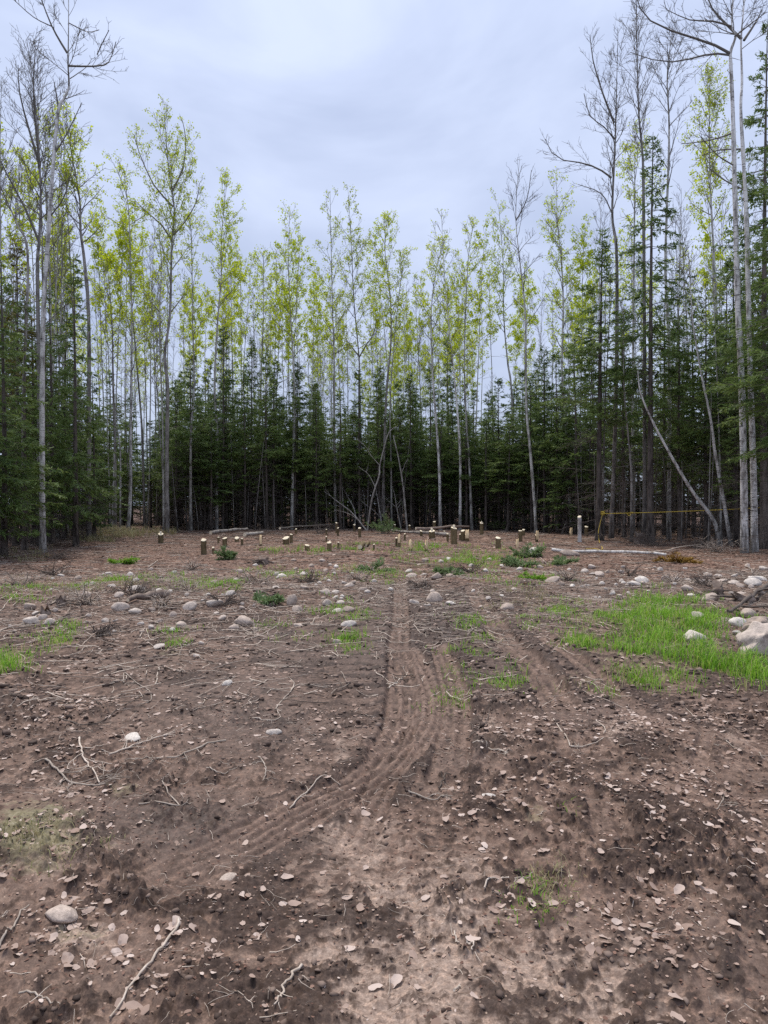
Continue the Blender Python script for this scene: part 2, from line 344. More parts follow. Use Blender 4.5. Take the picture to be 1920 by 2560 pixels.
for pts, hw, dep, gr in TRACKS:
    a = np.array(pts, float); tt = np.linspace(0, len(a) - 1, len(a) * 4); i = np.minimum(tt.astype(int), len(a) - 2); f = (tt - i)[:, None]
    b_ = a[i] * (1 - f) + a[i + 1] * f
    k = np.array([.25, .5, .25]); b_[1:-1] = b_[:-2] * .25 + b_[1:-1] * .5 + b_[2:] * .25
    x, y = hit(b_[:, 0], b_[:, 1]); TW.append((np.stack([x, y], 1), hw, dep, gr))
def track_fields(x, y, full=False):
    """depth change, compaction and painted groove shade from the tyre tracks"""
    dz = np.zeros_like(x); pr = np.zeros_like(x); rm = np.zeros_like(x); painted_groove = np.zeros_like(x)
    wob = 0.03 * perlin(x * 3, y * 3, 5)
    for pl, hw, dep, gr in TW:
        sel = np.where((x > pl[:, 0].min() - 1) & (x < pl[:, 0].max() + 1) & (y > pl[:, 1].min() - 1) & (y < pl[:, 1].max() + 1))[0]
        if not len(sel): continue
        xs, ys = x[sel], y[sel]; best = np.full(len(sel), 1e9); sd_ = np.zeros(len(sel)); al = np.zeros(len(sel)); acc = 0.0; tot = np.linalg.norm(np.diff(pl, axis=0), axis=1).sum()
        for k in range(len(pl) - 1):
            p, q = pl[k], pl[k + 1]; e = q - p; ln = np.hypot(*e) + 1e-9
            t = np.clip(((xs - p[0]) * e[0] + (ys - p[1]) * e[1]) / ln ** 2, 0, 1); dx = xs - p[0] - t * e[0]; dy = ys - p[1] - t * e[1]; dd = np.hypot(dx, dy); c = dd < best
            best = np.where(c, dd, best); sd_ = np.where(c, np.sign(e[0] * dy - e[1] * dx) * dd, sd_); al = np.where(c, acc + t * ln, al); acc += ln
        u = (best + wob[sel] * 0.5) / hw; ends = sstep(0, 0.4, al) * sstep(0, 1.6, tot - al)
        inside = (1 - sstep(0.8, 1.15, u)) * ends; rim = np.exp(-((u - 1.35) / 0.3) ** 2) * ends
        groove = 0.7 * np.clip(1.8 * np.cos(sd_ / hw * np.pi * gr) - 0.4, -1, 0.4) * inside
        lug = 0.35 * np.sin(al * 2 * np.pi / 0.16 + np.abs(sd_) * 18) * inside
        dz[sel] += dep * (-inside * 0.6 + 0.4 * rim * (0.6 + 0.8 * perlin(xs * 5, ys * 5, 8)) + lug * 0.4) + 0.019 * groove; pr[sel] = np.maximum(pr[sel], inside); rm[sel] = np.maximum(rm[sel], rim * (gr > 1)); painted_groove[sel] = np.maximum(painted_groove[sel], inside * sstep(0.2, -0.5, np.cos(sd_ / hw * np.pi * gr)) * (0.6 + 0.8 * perlin(xs * 6, ys * 6, 71)))  # the last field darkens groove bottoms, shade put into the soil colour
    return (dz, pr, rm, np.clip(painted_groove, 0, 1)) if full else (dz, pr)
LUGS = [(905, 1600, 90, 150, 1.0), (930, 1760, 110, 110, 0.7), (1260, 1640, 70, 80, 0.7), (1090, 1760, 50, 120, 0.5), (1230, 1560, 60, 60, 0.6)]
SMOOTH = [(620, 1820, 320, 170, 1.0), (420, 2080, 300, 120, 1.0), (760, 2040, 220, 130, 0.8), (300, 2350, 250, 120, 0.7), (700, 1640, 170, 90, 0.9), (1450, 1900, 160, 90, 0.5), (1680, 2350, 180, 150, 0.4)]
CHURN = [(640, 1800, 330, 150, -0.12), (430, 2070, 300, 110, -0.15), (1000, 2450, 250, 180, -0.10), (940, 1640, 150, 170, 0.35), (1130, 1580, 130, 120, 0.4), (1300, 1660, 110, 90, 0.3), (1150, 1900, 120, 70, 0.35), (1600, 2100, 250, 160, 0.15), (1850, 1700, 90, 60, 0.4), (420, 2280, 180, 60, 0.15), (660, 2480, 200, 90, 0.25), (960, 2330, 90, 90, 0.25), (1850, 2300, 130, 200, 0.2), (620, 1560, 200, 40, 0.2)]
def lug_wave(x, y): return np.sin((y + 0.10 * x + 0.06 * perlin(x * 2.2, y * 2.2, 13)) * 2 * np.pi / 0.29 + 0.8 * perlin(x * 3, y * 3, 14))
def churn_shade_field(x, y, pr, rim, gv=None):
    """where dark crumbly mud has been thrown up over the flat crust, plus shade painted into tread gaps and grooves"""
    px, py = tomap(x, y); b = np.zeros_like(x)
    for (cx, cy_, rx, ry, a) in CHURN: b += a * np.exp(-(((px - cx) / rx) ** 2 + ((py - cy_) / ry) ** 2))
    wx, wy = x + 0.12 * perlin(x * 2.1, y * 2.1, 61), y + 0.12 * perlin(x * 2.1, y * 2.1, 62)
    n = 0.34 * perlin(wx * 1.5, wy * 1.5, 63) + 0.55 * perlin(wx * 3.6, wy * 3.2, 64) + 0.42 * perlin(wx * 10, wy * 10, 65) + 0.36 * perlin(wx * 23, wy * 23, 66) + 0.22 * perlin(wx * 50, wy * 50, 67)
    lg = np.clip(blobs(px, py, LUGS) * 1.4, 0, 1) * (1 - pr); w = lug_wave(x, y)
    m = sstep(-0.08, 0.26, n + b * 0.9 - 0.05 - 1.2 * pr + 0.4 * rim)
    m = m * (1 - 0.8 * lg) + lg * sstep(0.15, -0.45, w + 0.5 * perlin(x * 7, y * 7, 68))  # troughs between lugs coloured dark in place of their shade
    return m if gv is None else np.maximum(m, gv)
def height(x, y):
    sh = np.shape(x); x = np.asarray(x, float).ravel(); y = np.asarray(y, float).ravel(); px, py = tomap(x, y)
    z = zbase(x, y)
    dz, pr, rim, gv = track_fields(x, y, True); ch = churn_shade_field(x, y, pr, rim)
    sm = np.clip(blobs(px, py, SMOOTH), 0, 1); rough = (1 - 0.45 * sm) * (1 - 0.75 * pr)
    near = 1 - sstep(10, 30, y)
    z = z + 0.045 * perlin(x * 0.55, y * 0.55, 1) + 0.022 * perlin(x * 1.6, y * 1.6, 2)
    wx, wy = x + 0.05 * perlin(x * 6, y * 6, 41), y + 0.05 * perlin(x * 6, y * 6, 42)
    lump = np.zeros_like(x); nb = np.where(y < 16)[0]
    for sc, am, sd in ((6.0, 0.016, 4), (11.0, 0.020, 1), (21.0, 0.016, 2), (38.0, 0.010, 3)):
        f1, hid = worley(wx[nb] * sc, wy[nb] * sc * 1.15, sd); lump[nb] += am * np.minimum(np.sqrt(np.maximum(1 - (f1 / 0.72) ** 2, 0)), 0.72) * 1.3 * np.maximum(hid - 0.4, 0) * 1.6 * (0.8 + 0.35 * np.sin(hid * 97 + wx[nb] * sc * 3))
    cl = (0.15 + 0.95 * ch) * lump * sstep(16, 11, y) + 0.007 * ch * sstep(18, 10, y) + 0.026 * np.abs(perlin(x * 3.7, y * 3.7, 4)) + 0.026 * np.abs(perlin(x * 8, y * 8, 6)) + 0.020 * np.abs(perlin(x * 17, y * 17, 7)) + (0.006 + 0.008 * ch) * np.abs(perlin(x * 36, y * 36, 77)) + (0.002 + 0.003 * ch) * perlin(x * 33, y * 33, 9) + (0.002 + 0.003 * ch) * perlin(x * 61, y * 61, 10)
    patch = 0.55 + 0.7 * sstep(-0.3, 0.5, perlin(x * 0.9, y * 0.9, 12))
    z = z + cl * rough * patch * (0.3 + 0.7 * (1 - sstep(4, 14, y)))
    lg = np.clip(blobs(px, py, LUGS), 0, 1) * (1 - pr)
    wave = lug_wave(x, y)
    z = z + lg * (0.024 * np.clip(wave * 2.2 + 0.5, -1, 1) + 0.006 * perlin(x * 9, y * 4, 15))
    # the low heap of slash and stones across the middle
    heap = np.exp(-((py - 1500) / 45) ** 2) * (sstep(960, 700, px) + 0.8 * sstep(1450, 1700, px))
    z = z + heap * (0.10 + 0.10 * perlin(x * 0.9, y * 0.9, 16) + 0.06 * np.abs(perlin(x * 2.6, y * 2.6, 17)))
    bank = np.exp(-((py - 1455) / 22) ** 2) * sstep(900, 1100, px) * sstep(1500, 1250, px)
    z = z + bank * (0.07 + 0.10 * perlin(x * 1.3, y * 1.3, 18))
    return (z + dz).reshape(sh)
def hz(x, y): return float(height(np.array([x]), np.array([y]))[0])
DRY = [(1000, 2430, 300, 300, 1.0), (1330, 2500, 380, 180, 0.75), (890, 2100, 120, 130, 0.7), (1160, 2200, 140, 120, 0.55), (1560, 1850, 60, 45, 0.9), (1840, 1850, 90, 60, 0.45),
       (120, 2120, 160, 90, 0.7), (210, 2340, 110, 55, 0.75), (150, 1960, 70, 40, 0.6), (855, 1890, 30, 60, 0.6), (1200, 1830, 60, 30, 0.6)]
WET = [(600, 1800, 300, 140, 0.9), (420, 2060, 280, 100, 0.95), (700, 1640, 160, 80, 0.8), (960, 1650, 160, 170, 0.9), (1130, 1560, 150, 90, 0.8), (1280, 1660, 130, 110, 0.85), (1000, 1850, 140, 120, 0.6), (640, 2080, 250, 80, 0.7), (220, 2440, 200, 120, 0.5), (1480, 1780, 160, 60, 0.6), (1830, 2400, 130, 200, 0.45), (1150, 1900, 110, 60, 0.7)]
MOSS = [(90, 2100, 150, 110, 0.85), (300, 1985, 120, 35, 0.5), (420, 1635, 60, 22, 0.5), (1330, 2060, 70, 60, 0.45), (1370, 2270, 50, 60, 0.4), (200, 2330, 140, 50, 0.45), (1090, 1560, 60, 60, 0.3), (1600, 1650, 220, 90, 0.5), (130, 1580, 150, 80, 0.4), (1180, 1390, 200, 25, 0.4), (830, 1385, 200, 20, 0.3), (550, 1470, 120, 18, 0.5)]

def build_ground():
    ys = [1.3]
    while ys[-1] < 52: d = ys[-1]; ys.append(d + (max(0.0085, 0.00062 * d * d) if d < 6.4 else 0.0255 if d < 11.5 else min(0.0255 + 0.02 * (d - 11.5), 0.22) if d < 42 else 1.0))
    ys = [-12, -8, -5, -3, -1.5, -0.5, 0.3, 0.8, 1.1] + ys + [56, 62, 70, 80, 100, 140, 220, 400, 900]
    ys = np.array(ys); u = np.linspace(-0.63, 0.63, 530)
    ext = np.array([0.68, 0.74, 0.82, 0.95, 1.2, 1.6, 2.5, 4.0]); u = np.concatenate([-ext[::-1], u, ext])
    wid = np.maximum(ys, 1.25); X = u[None, :] * wid[:, None]; Y = np.repeat(ys[:, None], len(u), 1)
    Z = height(X, Y); n, k = X.shape
    idx = np.arange(n * k).reshape(n, k)
    q = np.stack([idx[:-1, :-1], idx[:-1, 1:], idx[1:, 1:], idx[1:, :-1]], -1).reshape(-1, 4)
    mb = MB(); mb.add(np.stack([X, Y, Z], -1), quads=q); me = mb.mesh('ground', M['ground'], True)
    x, y = X.ravel(), Y.ravel(); px, py = tomap(x, y)
    _, pr, rim, gv = track_fields(x, y, True); ch = churn_shade_field(x, y, pr, rim, gv); w1 = 0.25 * perlin(x * 0.8, y * 0.8, 21)
    dry = np.clip(blobs(px, py, DRY) + w1 * 0.6, 0, 1) * (1 - 0.5 * pr)
    wet = np.clip(blobs(px, py, WET) + w1, 0, 1); wet = np.maximum(wet * (1 - 0.6 * dry) * (1 - 0.5 * pr), 0.35 * pr)
    litter = sstep(1478, 1428, py + 40 * perlin(x * 0.35, y * 0.35, 22)) + 0.45 * np.exp(-((py - 1500) / 50) ** 2) * (px < 900)
    litter = np.clip(litter, 0, 1); moss = np.clip(blobs(px, py, MOSS), 0, 1)
    wet = wet * (1 - litter)
    ca = me.color_attributes.new('zone', 'FLOAT_COLOR', 'POINT')
    ca.data.foreach_set('color', np.stack([dry, litter, moss, wet], 1).astype(np.float32).ravel())
    cb_ = me.color_attributes.new('churn_shade', 'FLOAT_COLOR', 'POINT'); cb_.data.foreach_set('color', np.stack([ch * (1 - litter), pr, ch, ch], 1).astype(np.float32).ravel())
    tag(link('ground', me), kind='structure')
build_ground()

# ------------------------------------------------------------------ plants: generators
def curve_batch(p0, d, Ln, K, up, wig, rng):
    """N curved shoots: start p0, direction d, length Ln, bending by up along z"""
    p = p0.copy(); d = nrm(d); pts = [p.copy()]; st = (Ln / (K - 1))[:, None]
    for _ in range(K - 1):
        d = d.copy(); d[:, 2] += up; d = nrm(d + rng.normal(0, wig, d.shape)); p = p + d * st; pts.append(p.copy())
    return np.stack(pts, 1)
def along(pts, idx, s):
    K = pts.shape[1]; f = s * (K - 1); i = np.minimum(f.astype(int), K - 2); w = (f - i)[:, None]
    a, b = pts[idx, i], pts[idx, i + 1]; return a * (1 - w) + b * w, nrm(b - a)
def taper(r0, r1, K): return r0[:, None] + (r1[:, None] - r0[:, None]) * np.linspace(0, 1, K)[None]
def spline(pts, n):
    a = np.array(pts, float); a = np.vstack([2 * a[0] - a[1], a, 2 * a[-1] - a[-2]]); m = len(a) - 3; t = np.linspace(0, m - 1e-6, n); i = t.astype(int); f = (t - i)[:, None]
    p0, p1, p2, p3 = a[i], a[i + 1], a[i + 2], a[i + 3]
    return 0.5 * (2 * p1 + (p2 - p0) * f + (2 * p0 - 5 * p1 + 4 * p2 - p3) * f ** 2 + (3 * p1 - p0 - 3 * p2 + p3) * f ** 3)

def aspen_meshes(seed, path, r0, cb=0.5, n1=26, Lmax=2.0, elev=0.75, leaf=1.0, bark='aspen_bark', limbs=(), stubs=8, leaf_size=0.078, fine=1.0, leafmat='aspen_leaf', tip=0.012):
    """trunk, branches and leaves of a slim forest aspen along a given stem line (local coordinates)"""
    rng = R(seed); K = len(path); t = np.linspace(0, 1, K)
    r0 = r0 * 0.68; rad = r0 * (1 - t) ** 1.0 + tip * 0.6; rad = rad + r0 * 0.40 * np.exp(-t * 45)
    rad = rad * (1 + 0.05 * rng.normal(size=K))
    tk = MB(); tk.tubes(path[None], rad[None], 9)
    H = path[-1, 2] - path[0, 2]
    br = MB(); lf = MB()
    i = np.arange(n1); tt = cb + (0.985 - cb) * ((i + rng.uniform(0, 1, n1)) / n1) ** 0.9
    p0, tan = along(path[None], np.zeros(n1, int), tt)
    az = i * 2.39996 + rng.normal(0, 0.5, n1); el = elev + rng.normal(0, 0.16, n1) + 0.35 * (tt - cb) / (1 - cb)
    d = np.stack([np.cos(az) * np.cos(el), np.sin(az) * np.cos(el), np.sin(el)], 1)
    rel = (tt - cb) / (1 - cb); prof = (0.55 + 0.75 * rel) * np.where(rel > 0.35, (1 - (rel - 0.35) / 0.72) ** 0.8, 1.0) + 0.10
    Ln = Lmax * prof * rng.uniform(0.65, 1.2, n1)
    b1 = curve_batch(p0, d, Ln, 7, 0.055, 0.075, rng)
    rt = np.interp(tt, t, rad); ra = np.minimum(rt * 0.55, 0.010 + 0.013 * Ln)
    rr = taper(ra, np.full(n1, 0.006), 7)
    if len(limbs):
        lb = np.stack([spline(l, 7) for l, _ in limbs]); b1 = np.concatenate([b1, lb]); rl = np.array([r for _, r in limbs]); rr = np.concatenate([rr, taper(rl, np.full(len(rl), 0.012), 7)])
        Ln = np.concatenate([Ln, np.linalg.norm(lb[:, -1] - lb[:, 0], axis=1)])
    br.tubes(b1, rr, 4)
    if stubs:
        ts = rng.uniform(0.12, cb, stubs); ps, _ = along(path[None], np.zeros(stubs, int), ts); a = rng.uniform(0, 6.28, stubs)
        ds = np.stack([np.cos(a), np.sin(a), rng.uniform(-0.2, 0.5, stubs)], 1)
        br.tubes(curve_batch(ps, ds, rng.uniform(0.2, 1.3, stubs), 4, -0.02, 0.12, rng), taper(np.full(stubs, 0.012), np.full(stubs, 0.004), 4), 3)
    # side shoots
    per = np.maximum((Ln * 4.2 * fine).astype(int), 3); idx = np.repeat(np.arange(len(b1)), per); n2 = len(idx)
    s = rng.uniform(0.18, 1.0, n2); p2, t2 = along(b1, idx, s)
    pr = nrm(np.cross(t2, rng.normal(size=(n2, 3)))); d2 = nrm(t2 * 0.75 + pr * 0.66)
    L2 = (Ln[idx] * 0.42 * (1.15 - s) + 0.18) * rng.uniform(0.6, 1.2, n2)
    b2 = curve_batch(p2, d2, L2, 4, 0.10, 0.08, rng); br.tubes(b2, taper(np.full(n2, 0.0075), np.full(n2, 0.0045), 4), 3)
    per3 = np.maximum((L2 * 6.0 * fine).astype(int), 1); idx3 = np.repeat(np.arange(n2), per3); n3 = len(idx3)
    s3 = rng.uniform(0.2, 1.0, n3); p3, t3 = along(b2, idx3, s3); pr = nrm(np.cross(t3, rng.normal(size=(n3, 3)))); d3 = nrm(t3 * 0.7 + pr * 0.7)
    L3 = rng.uniform(0.08, 0.30, n3); b3 = curve_batch(p3, d3, L3, 3, 0.16, 0.05, rng); br.tubes(b3, taper(np.full(n3, 0.0055), np.full(n3, 0.004), 3), 3)
    if leaf > 0:
        nl = int(n3 * 7.5 * leaf) ; ii = rng.integers(0, n3, nl); ss = rng.uniform(0.2, 1.0, nl); pl, _ = along(b3, ii, ss)
        pl = pl + rng.normal(0, 0.07, pl.shape)
        nn = nrm(rng.normal(size=(nl, 3)) + np.array([0, 0, -0.5])); ww = nrm(np.cross(nn, rng.normal(size=(nl, 3)))); sz = leaf_size * rng.uniform(0.55, 1.25, nl)
        lf.diamonds(pl, nn, ww, sz, sz * 0.95)
    out = [('trunk', tk.mesh('trunk', M[bark], True)), ('branches', br.mesh('branches', M['twig']))]
    if leaf > 0: out.append(('crown', lf.mesh('crown', M[leafmat])))
    return out
def straight_path(seed, H, lean=0.03, wig=0.05, K=22):
    rng = R(seed); t = np.linspace(0, 1, K); a = rng.uniform(0, 6.28); w = np.cumsum(np.cumsum(rng.normal(0, wig, (K, 2)), 0), 0); w -= t[:, None] * w[-1]; w *= 0.18 * H / 18
    b = lean * H * t ** 1.6
    return np.stack([np.cos(a) * b + w[:, 0], np.sin(a) * b + w[:, 1], t * H], 1)

def fir_meshes(seed, H, r0, live=0.3, W=1.5, dens=1.0, needle='fir_needle', dead=30, droop=0.0, gappy=0.25, topper=0.0):
    """trunk, needled crown and dead lower branches of a balsam fir or spruce"""
    rng = R(seed); path = straight_path(seed + 5, H, 0.012, 0.03, 14); t = np.linspace(0, 1, 14)
    rad = r0 * (1 - t) ** 0.9 + 0.008; rad[0] *= 1.35
    tk = MB(); tk.tubes(path[None], rad[None], 7)
    cr = MB(); z = []; step = 0.30 / dens; zz = live * H
    while zz < H * 0.985:
        k = rng.integers(3, 6); z += [zz + rng.uniform(-.12, .12) for _ in range(k) if rng.uniform() > gappy * 0.5]; zz += step * rng.uniform(0.7, 1.3) * (0.75 if zz > 0.8 * H else 1)
    z = np.clip(np.array(z), 0.02 * H, H * 0.99); n = len(z); rel = z / H
    p0, _ = along(path[None], np.zeros(n, int), rel)
    az = rng.uniform(0, 6.28, n)
    lo = sstep(live, live + 0.18, rel)
    Ln = W * 1.12 * ((1 - rel) / (1 - live)) ** 0.95 * (0.55 + 0.45 * lo) * rng.uniform(0.55, 1.18, n) + 0.10
    el = np.where(rel > 0.85, 0.55, 0.16 - 0.22 * (1 - rel)) - droop + rng.normal(0, 0.10, n)
    d = np.stack([np.cos(az) * np.cos(el), np.sin(az) * np.cos(el), np.sin(el)], 1)
    b1 = curve_batch(p0, d, Ln, 6, 0.012, 0.035, rng); b1[:, :, 2] -= 0.10 * (np.linspace(0, 1, 6)[None] ** 1.5) * Ln[:, None]
    cr.tubes(b1, taper(0.006 + 0.006 * Ln, np.full(n, 0.003), 6), 3, m=1)
    per = np.maximum((Ln * 15).astype(int), 5); idx = np.repeat(np.arange(n), per); n2 = len(idx)
    s = rng.uniform(0.12, 1.0, n2) ** 0.8; p2, t2 = along(b1, idx, s)
    side = np.where(rng.uniform(size=n2) < 0.5, -1.0, 1.0)[:, None]; hor = nrm(np.cross(t2, np.array([0, 0, 1.0])) + 0.0)
    d2 = nrm(t2 * 0.72 + hor * side * 0.72 + np.array([0, 0, -0.16]) + rng.normal(0, 0.24, (n2, 3)))
    L2 = (0.40 * Ln[idx] * (1.05 - s) + 0.14) * rng.uniform(0.6, 1.15, n2)
    K2 = 3; b2 = curve_batch(p2, d2, L2, K2, -0.03, 0.05, rng)
    up = nrm(np.array([0, 0, 1.0]) + rng.normal(0, 0.75, (n2, 3))); w2 = nrm(np.cross(d2, up))
    cr.diamonds(p2, d2, w2, L2, np.full(n2, 0.055))
    per3 = np.maximum((L2 * 19).astype(int), 2); i3 = np.repeat(np.arange(n2), per3); n3 = len(i3); s3 = rng.uniform(0.08, 1.0, n3); p3, t3 = along(b2, i3, s3)
    sd3 = np.where(rng.uniform(size=n3) < 0.5, -1.0, 1.0)[:, None]
    d3 = nrm(t3 * 0.72 + w2[i3] * sd3 * 0.68 + rng.normal(0, 0.14, (n3, 3))); up3 = nrm(np.array([0, 0, 1.0]) + rng.normal(0, 0.5, (n3, 3)))
    cr.diamonds(p3, d3, nrm(np.cross(d3, up3)), rng.uniform(0.07, 0.16, n3), rng.uniform(0.026, 0.045, n3))
    out = [('trunk', tk.mesh('trunk', M['fir_bark'], True)), ('crown', cr.mesh('crown', [M[needle], M['dead_twig']]))]
    if dead:
        db = MB(); zd = rng.uniform(0.03, live + 0.12, dead) * H; pd, _ = along(path[None], np.zeros(dead, int), zd / H); a = rng.uniform(0, 6.28, dead); e = rng.uniform(-0.35, 0.25, dead)
        dd = np.stack([np.cos(a) * np.cos(e), np.sin(a) * np.cos(e), np.sin(e)], 1); Ld = W * rng.uniform(0.35, 1.05, dead)
        c1 = curve_batch(pd, dd, Ld, 6, -0.05, 0.07, rng); db.tubes(c1, taper(np.full(dead, 0.010), np.full(dead, 0.003), 6), 3)
        pe = np.maximum((Ld * 6).astype(int), 2); ix = np.repeat(np.arange(dead), pe); m = len(ix); sx = rng.uniform(0.2, 1, m); px_, tx = along(c1, ix, sx)
        dx = nrm(tx * 0.7 + nrm(np.cross(tx, rng.normal(size=(m, 3)))) * 0.7 + np.array([0, 0, -0.15])); db.tubes(curve_batch(px_, dx, 0.35 * Ld[ix] * (1.1 - sx) + 0.08, 3, -0.05, 0.1, rng), taper(np.full(m, 0.005), np.full(m, 0.002), 3), 3)
        out.append(('dead_branches', db.mesh('dead_branches', M['dead_twig'])))
    return out
def plant(name, parts, loc, label, cat, group=None, rz=0.0, sc=(1, 1, 1), tilt=(0, 0)):
    e = link(name, None, loc=loc, rot=(tilt[0], tilt[1], rz), scale=sc); e.empty_display_size = 0.3
    tag(e, label, cat, group)
    for n, me in parts:
        o = link(n, me, e)
        if n != 'trunk': o['kind'] = 'stuff'
    return e

# ------------------------------------------------------------------ forest edge
EDGE = np.array([(-700, 17), (-200, 19.5), (0, 21.5), (110, 23.5), (190, 26.5), (260, 33), (420, 36), (600, 38.5), (900, 41), (1150, 40.5), (1350, 37), (1480, 32), (1620, 29), (1780, 26.5), (1880, 23.5), (1920, 23), (2200, 20), (2700, 17)], float)
def edge(px): return float(np.interp(px, EDGE[:, 0], EDGE[:, 1]))
def X(px, d): return (px - 960) / FPX * d

# named aspens and birches: stem line in photograph pixels at a distance d
def hero(label, d, way, r0, seed, cat='tree', name='aspen_tree', group='aspens along the clearing edge', limbs=(), bend=0.25, **kw):
    rng = R(seed + 900); x0 = X(way[0][0], d); base = np.array([x0, d, hz(x0, d) - 0.08])
    pts = [base] + [P(px, py, d) for px, py in way[1:]]
    pts = np.array(pts); 
    if len(pts) > 2: pts[1:, 1] += np.cumsum(rng.normal(0, bend, len(pts) - 1))
    path = spline(pts - base, max(16, 5 * len(pts)))
    lm = []
    for l, r in limbs:
        q = []; y0 = np.interp(CAM_H + (HOR - l[0][1]) / FPX * d - base[2], path[:, 2], path[:, 1]); dy = rng.uniform(-1, 1)
        for k, (px, py) in enumerate(l): w = P(px, py, d) - base; w[1] = y0 + dy * k * 0.5; q.append(w)
        lm.append((q, r))
    parts = aspen_meshes(seed, path, r0, limbs=lm, **kw)
    return plant(name, parts, base, label, cat, group)

hero('tall bare aspen with kinked forked top among dark firs at far left', 23.3, [(108, 1392), (109, 1240), (112, 950), (117, 771), (127, 540), (135, 386), (143, 270), (155, 238), (166, 208), (167, 154), (168, 60), (170, -120)], 0.125, 1, leaf=0, cb=0.62, n1=11, Lmax=1.5, elev=0.55, bark='birch_bark', stubs=6, bend=0.1,
     limbs=[([(167, 160), (205, 147), (238, 130), (247, 100), (252, 40)], 0.035), ([(240, 132), (262, 125), (291, 108)], 0.018), ([(165, 128), (145, 95), (128, 62), (112, 20), (98, -20)], 0.035), ([(128, 62), (95, 58), (57, 32)], 0.02), ([(168, 52), (200, 50), (215, 20)], 0.02), ([(138, 380), (165, 330), (200, 250)], 0.03), ([(127, 545), (165, 500), (190, 430)], 0.03), ([(143, 268), (138, 230), (134, 203)], 0.03)], fine=1.3)
hero('dark bare broad-crowned aspen rising behind the left firs', 27.0, [(98, 1380), (96, 1000), (91, 675), (90, 598), (87, 500), (83, 386), (78, 250), (68, 100)], 0.115, 2, leaf=0, cb=0.5, n1=30, Lmax=2.3, elev=0.85, bark='grey_bark', fine=1.35,
     limbs=[([(90, 600), (60, 520), (20, 440), (-30, 330)], 0.05), ([(84, 400), (50, 300), (20, 200), (10, 120)], 0.05), ([(83, 390), (70, 280), (65, 180), (68, 90)], 0.05)])
hero('leafy aspen with broad pale green crown behind the left firs', 30.0, [(222, 1370), (222, 830), (208, 656), (204, 580), (200, 500), (190, 400), (180, 300)], 0.12, 3, leaf=1.0, cb=0.42, n1=28, Lmax=2.0, bark='grey_bark')
hero('slim leafy aspen crowded against the tall bare one at far left', 31.0, [(140, 1370), (135, 900), (130, 650), (124, 450), (120, 300)], 0.09, 4, leaf=0.9, cb=0.5, n1=24, Lmax=1.5)
hero('bare grey aspen leaning out of frame at far left', 25.0, [(60, 1385), (70, 1000), (75, 650), (45, 560), (5, 470), (-30, 350)], 0.08, 5, leaf=0, cb=0.55, n1=20, Lmax=1.6, bark='grey_bark', fine=1.3)
hero('white-stemmed aspen with two leafy tops beside the grassy gap', 35.0, [(320, 1348), (320, 1240), (318, 1086), (314, 951), (320, 771), (316, 579), (308, 482), (275, 395)], 0.12, 6, leaf=1.0, cb=0.45, n1=26, Lmax=1.7, bark='birch_bark')
hero('tallest dark-stemmed aspen left of centre with an open feathery crown', 36.0, [(417, 1336), (418, 1124), (424, 970), (419, 893), (430, 791), (432, 617), (434, 521), (428, 424), (420, 300)], 0.155, 7, leaf=0.8, cb=0.5, n1=30, Lmax=2.6, elev=0.95, bark='grey_bark',
     limbs=[([(434, 610), (410, 570), (370, 535), (345, 510)], 0.05), ([(436, 590), (470, 560), (500, 520), (512, 480)], 0.05), ([(432, 515), (390, 470), (362, 400), (358, 370)], 0.05), ([(432, 480), (460, 420), (466, 350), (458, 305)], 0.05)])
hero('pale thin aspen just left of the tallest dark-stemmed one', 37.0, [(409, 1325), (405, 1240), (403, 1047), (393, 816), (392, 656), (390, 570)], 0.085, 8, leaf=0.35, cb=0.55, n1=22, Lmax=1.4, bark='aspen_bark')
hero('curving grey aspen rising from the grassy gap', 40.0, [(362, 1325), (359, 1105), (351, 1009), (340, 854), (332, 700), (335, 600)], 0.10, 9, leaf=0.8, cb=0.5, n1=24, Lmax=1.6, bark='grey_bark')
hero('wavy-stemmed aspen with dense olive crown right of the tallest one', 37.5, [(478, 1333), (476, 1240), (482, 1086), (488, 970), (486, 816), (484, 617), (480, 575)], 0.11, 10, leaf=1.1, cb=0.5, n1=24, Lmax=1.5, bark='aspen_bark')
hero('leafy aspen with pointed top, left shoulder of the bright green stand', 39.0, [(541, 1330), (540, 1086), (538, 970), (544, 816), (555, 694), (555, 579), (567, 430)], 0.115, 11, leaf=1.15, cb=0.46, n1=28, Lmax=2.1, bark='aspen_bark')
hero('straight pale aspen at the left of the central stand', 40.5, [(729, 1322), (731, 1133), (731, 979), (723, 824), (715, 670), (717, 500)], 0.115, 12, leaf=1.0, cb=0.5, n1=26, Lmax=1.9, bark='aspen_bark')
hero('straight spotted aspen left of the central forked one', 41.5, [(839, 1315), (837, 1056), (837, 901), (833, 747), (829, 500)], 0.115, 13, leaf=0.9, cb=0.5, n1=26, Lmax=1.8, bark='aspen_bark')
hero('central aspen with wide black fork and highest leafy top', 42.0, [(902, 1315), (902, 1190), (899, 960), (897, 890), (884, 747), (879, 631), (871, 485)], 0.10, 14, leaf=1.1, cb=0.52, n1=28, Lmax=2.2, bark='grey_bark', limbs=[([(897, 892), (915, 865), (935, 840), (942, 800)], 0.05), ([(897, 888), (870, 850), (855, 820)], 0.045)])
hero('twisted dark aspen in the centre above the leaning poles', 41.5, [(960, 1315), (960, 1133), (968, 959), (977, 863), (976, 747), (962, 612), (968, 535)], 0.105, 15, leaf=1.0, cb=0.52, n1=26, Lmax=1.8, bark='grey_bark')
hero('thin straight aspen close beside the twisted dark one', 41.0, [(979, 1312), (978, 1171), (975, 1017), (985, 860), (1000, 720), (1010, 640)], 0.07, 16, leaf=1.0, cb=0.55, n1=22, Lmax=1.5)
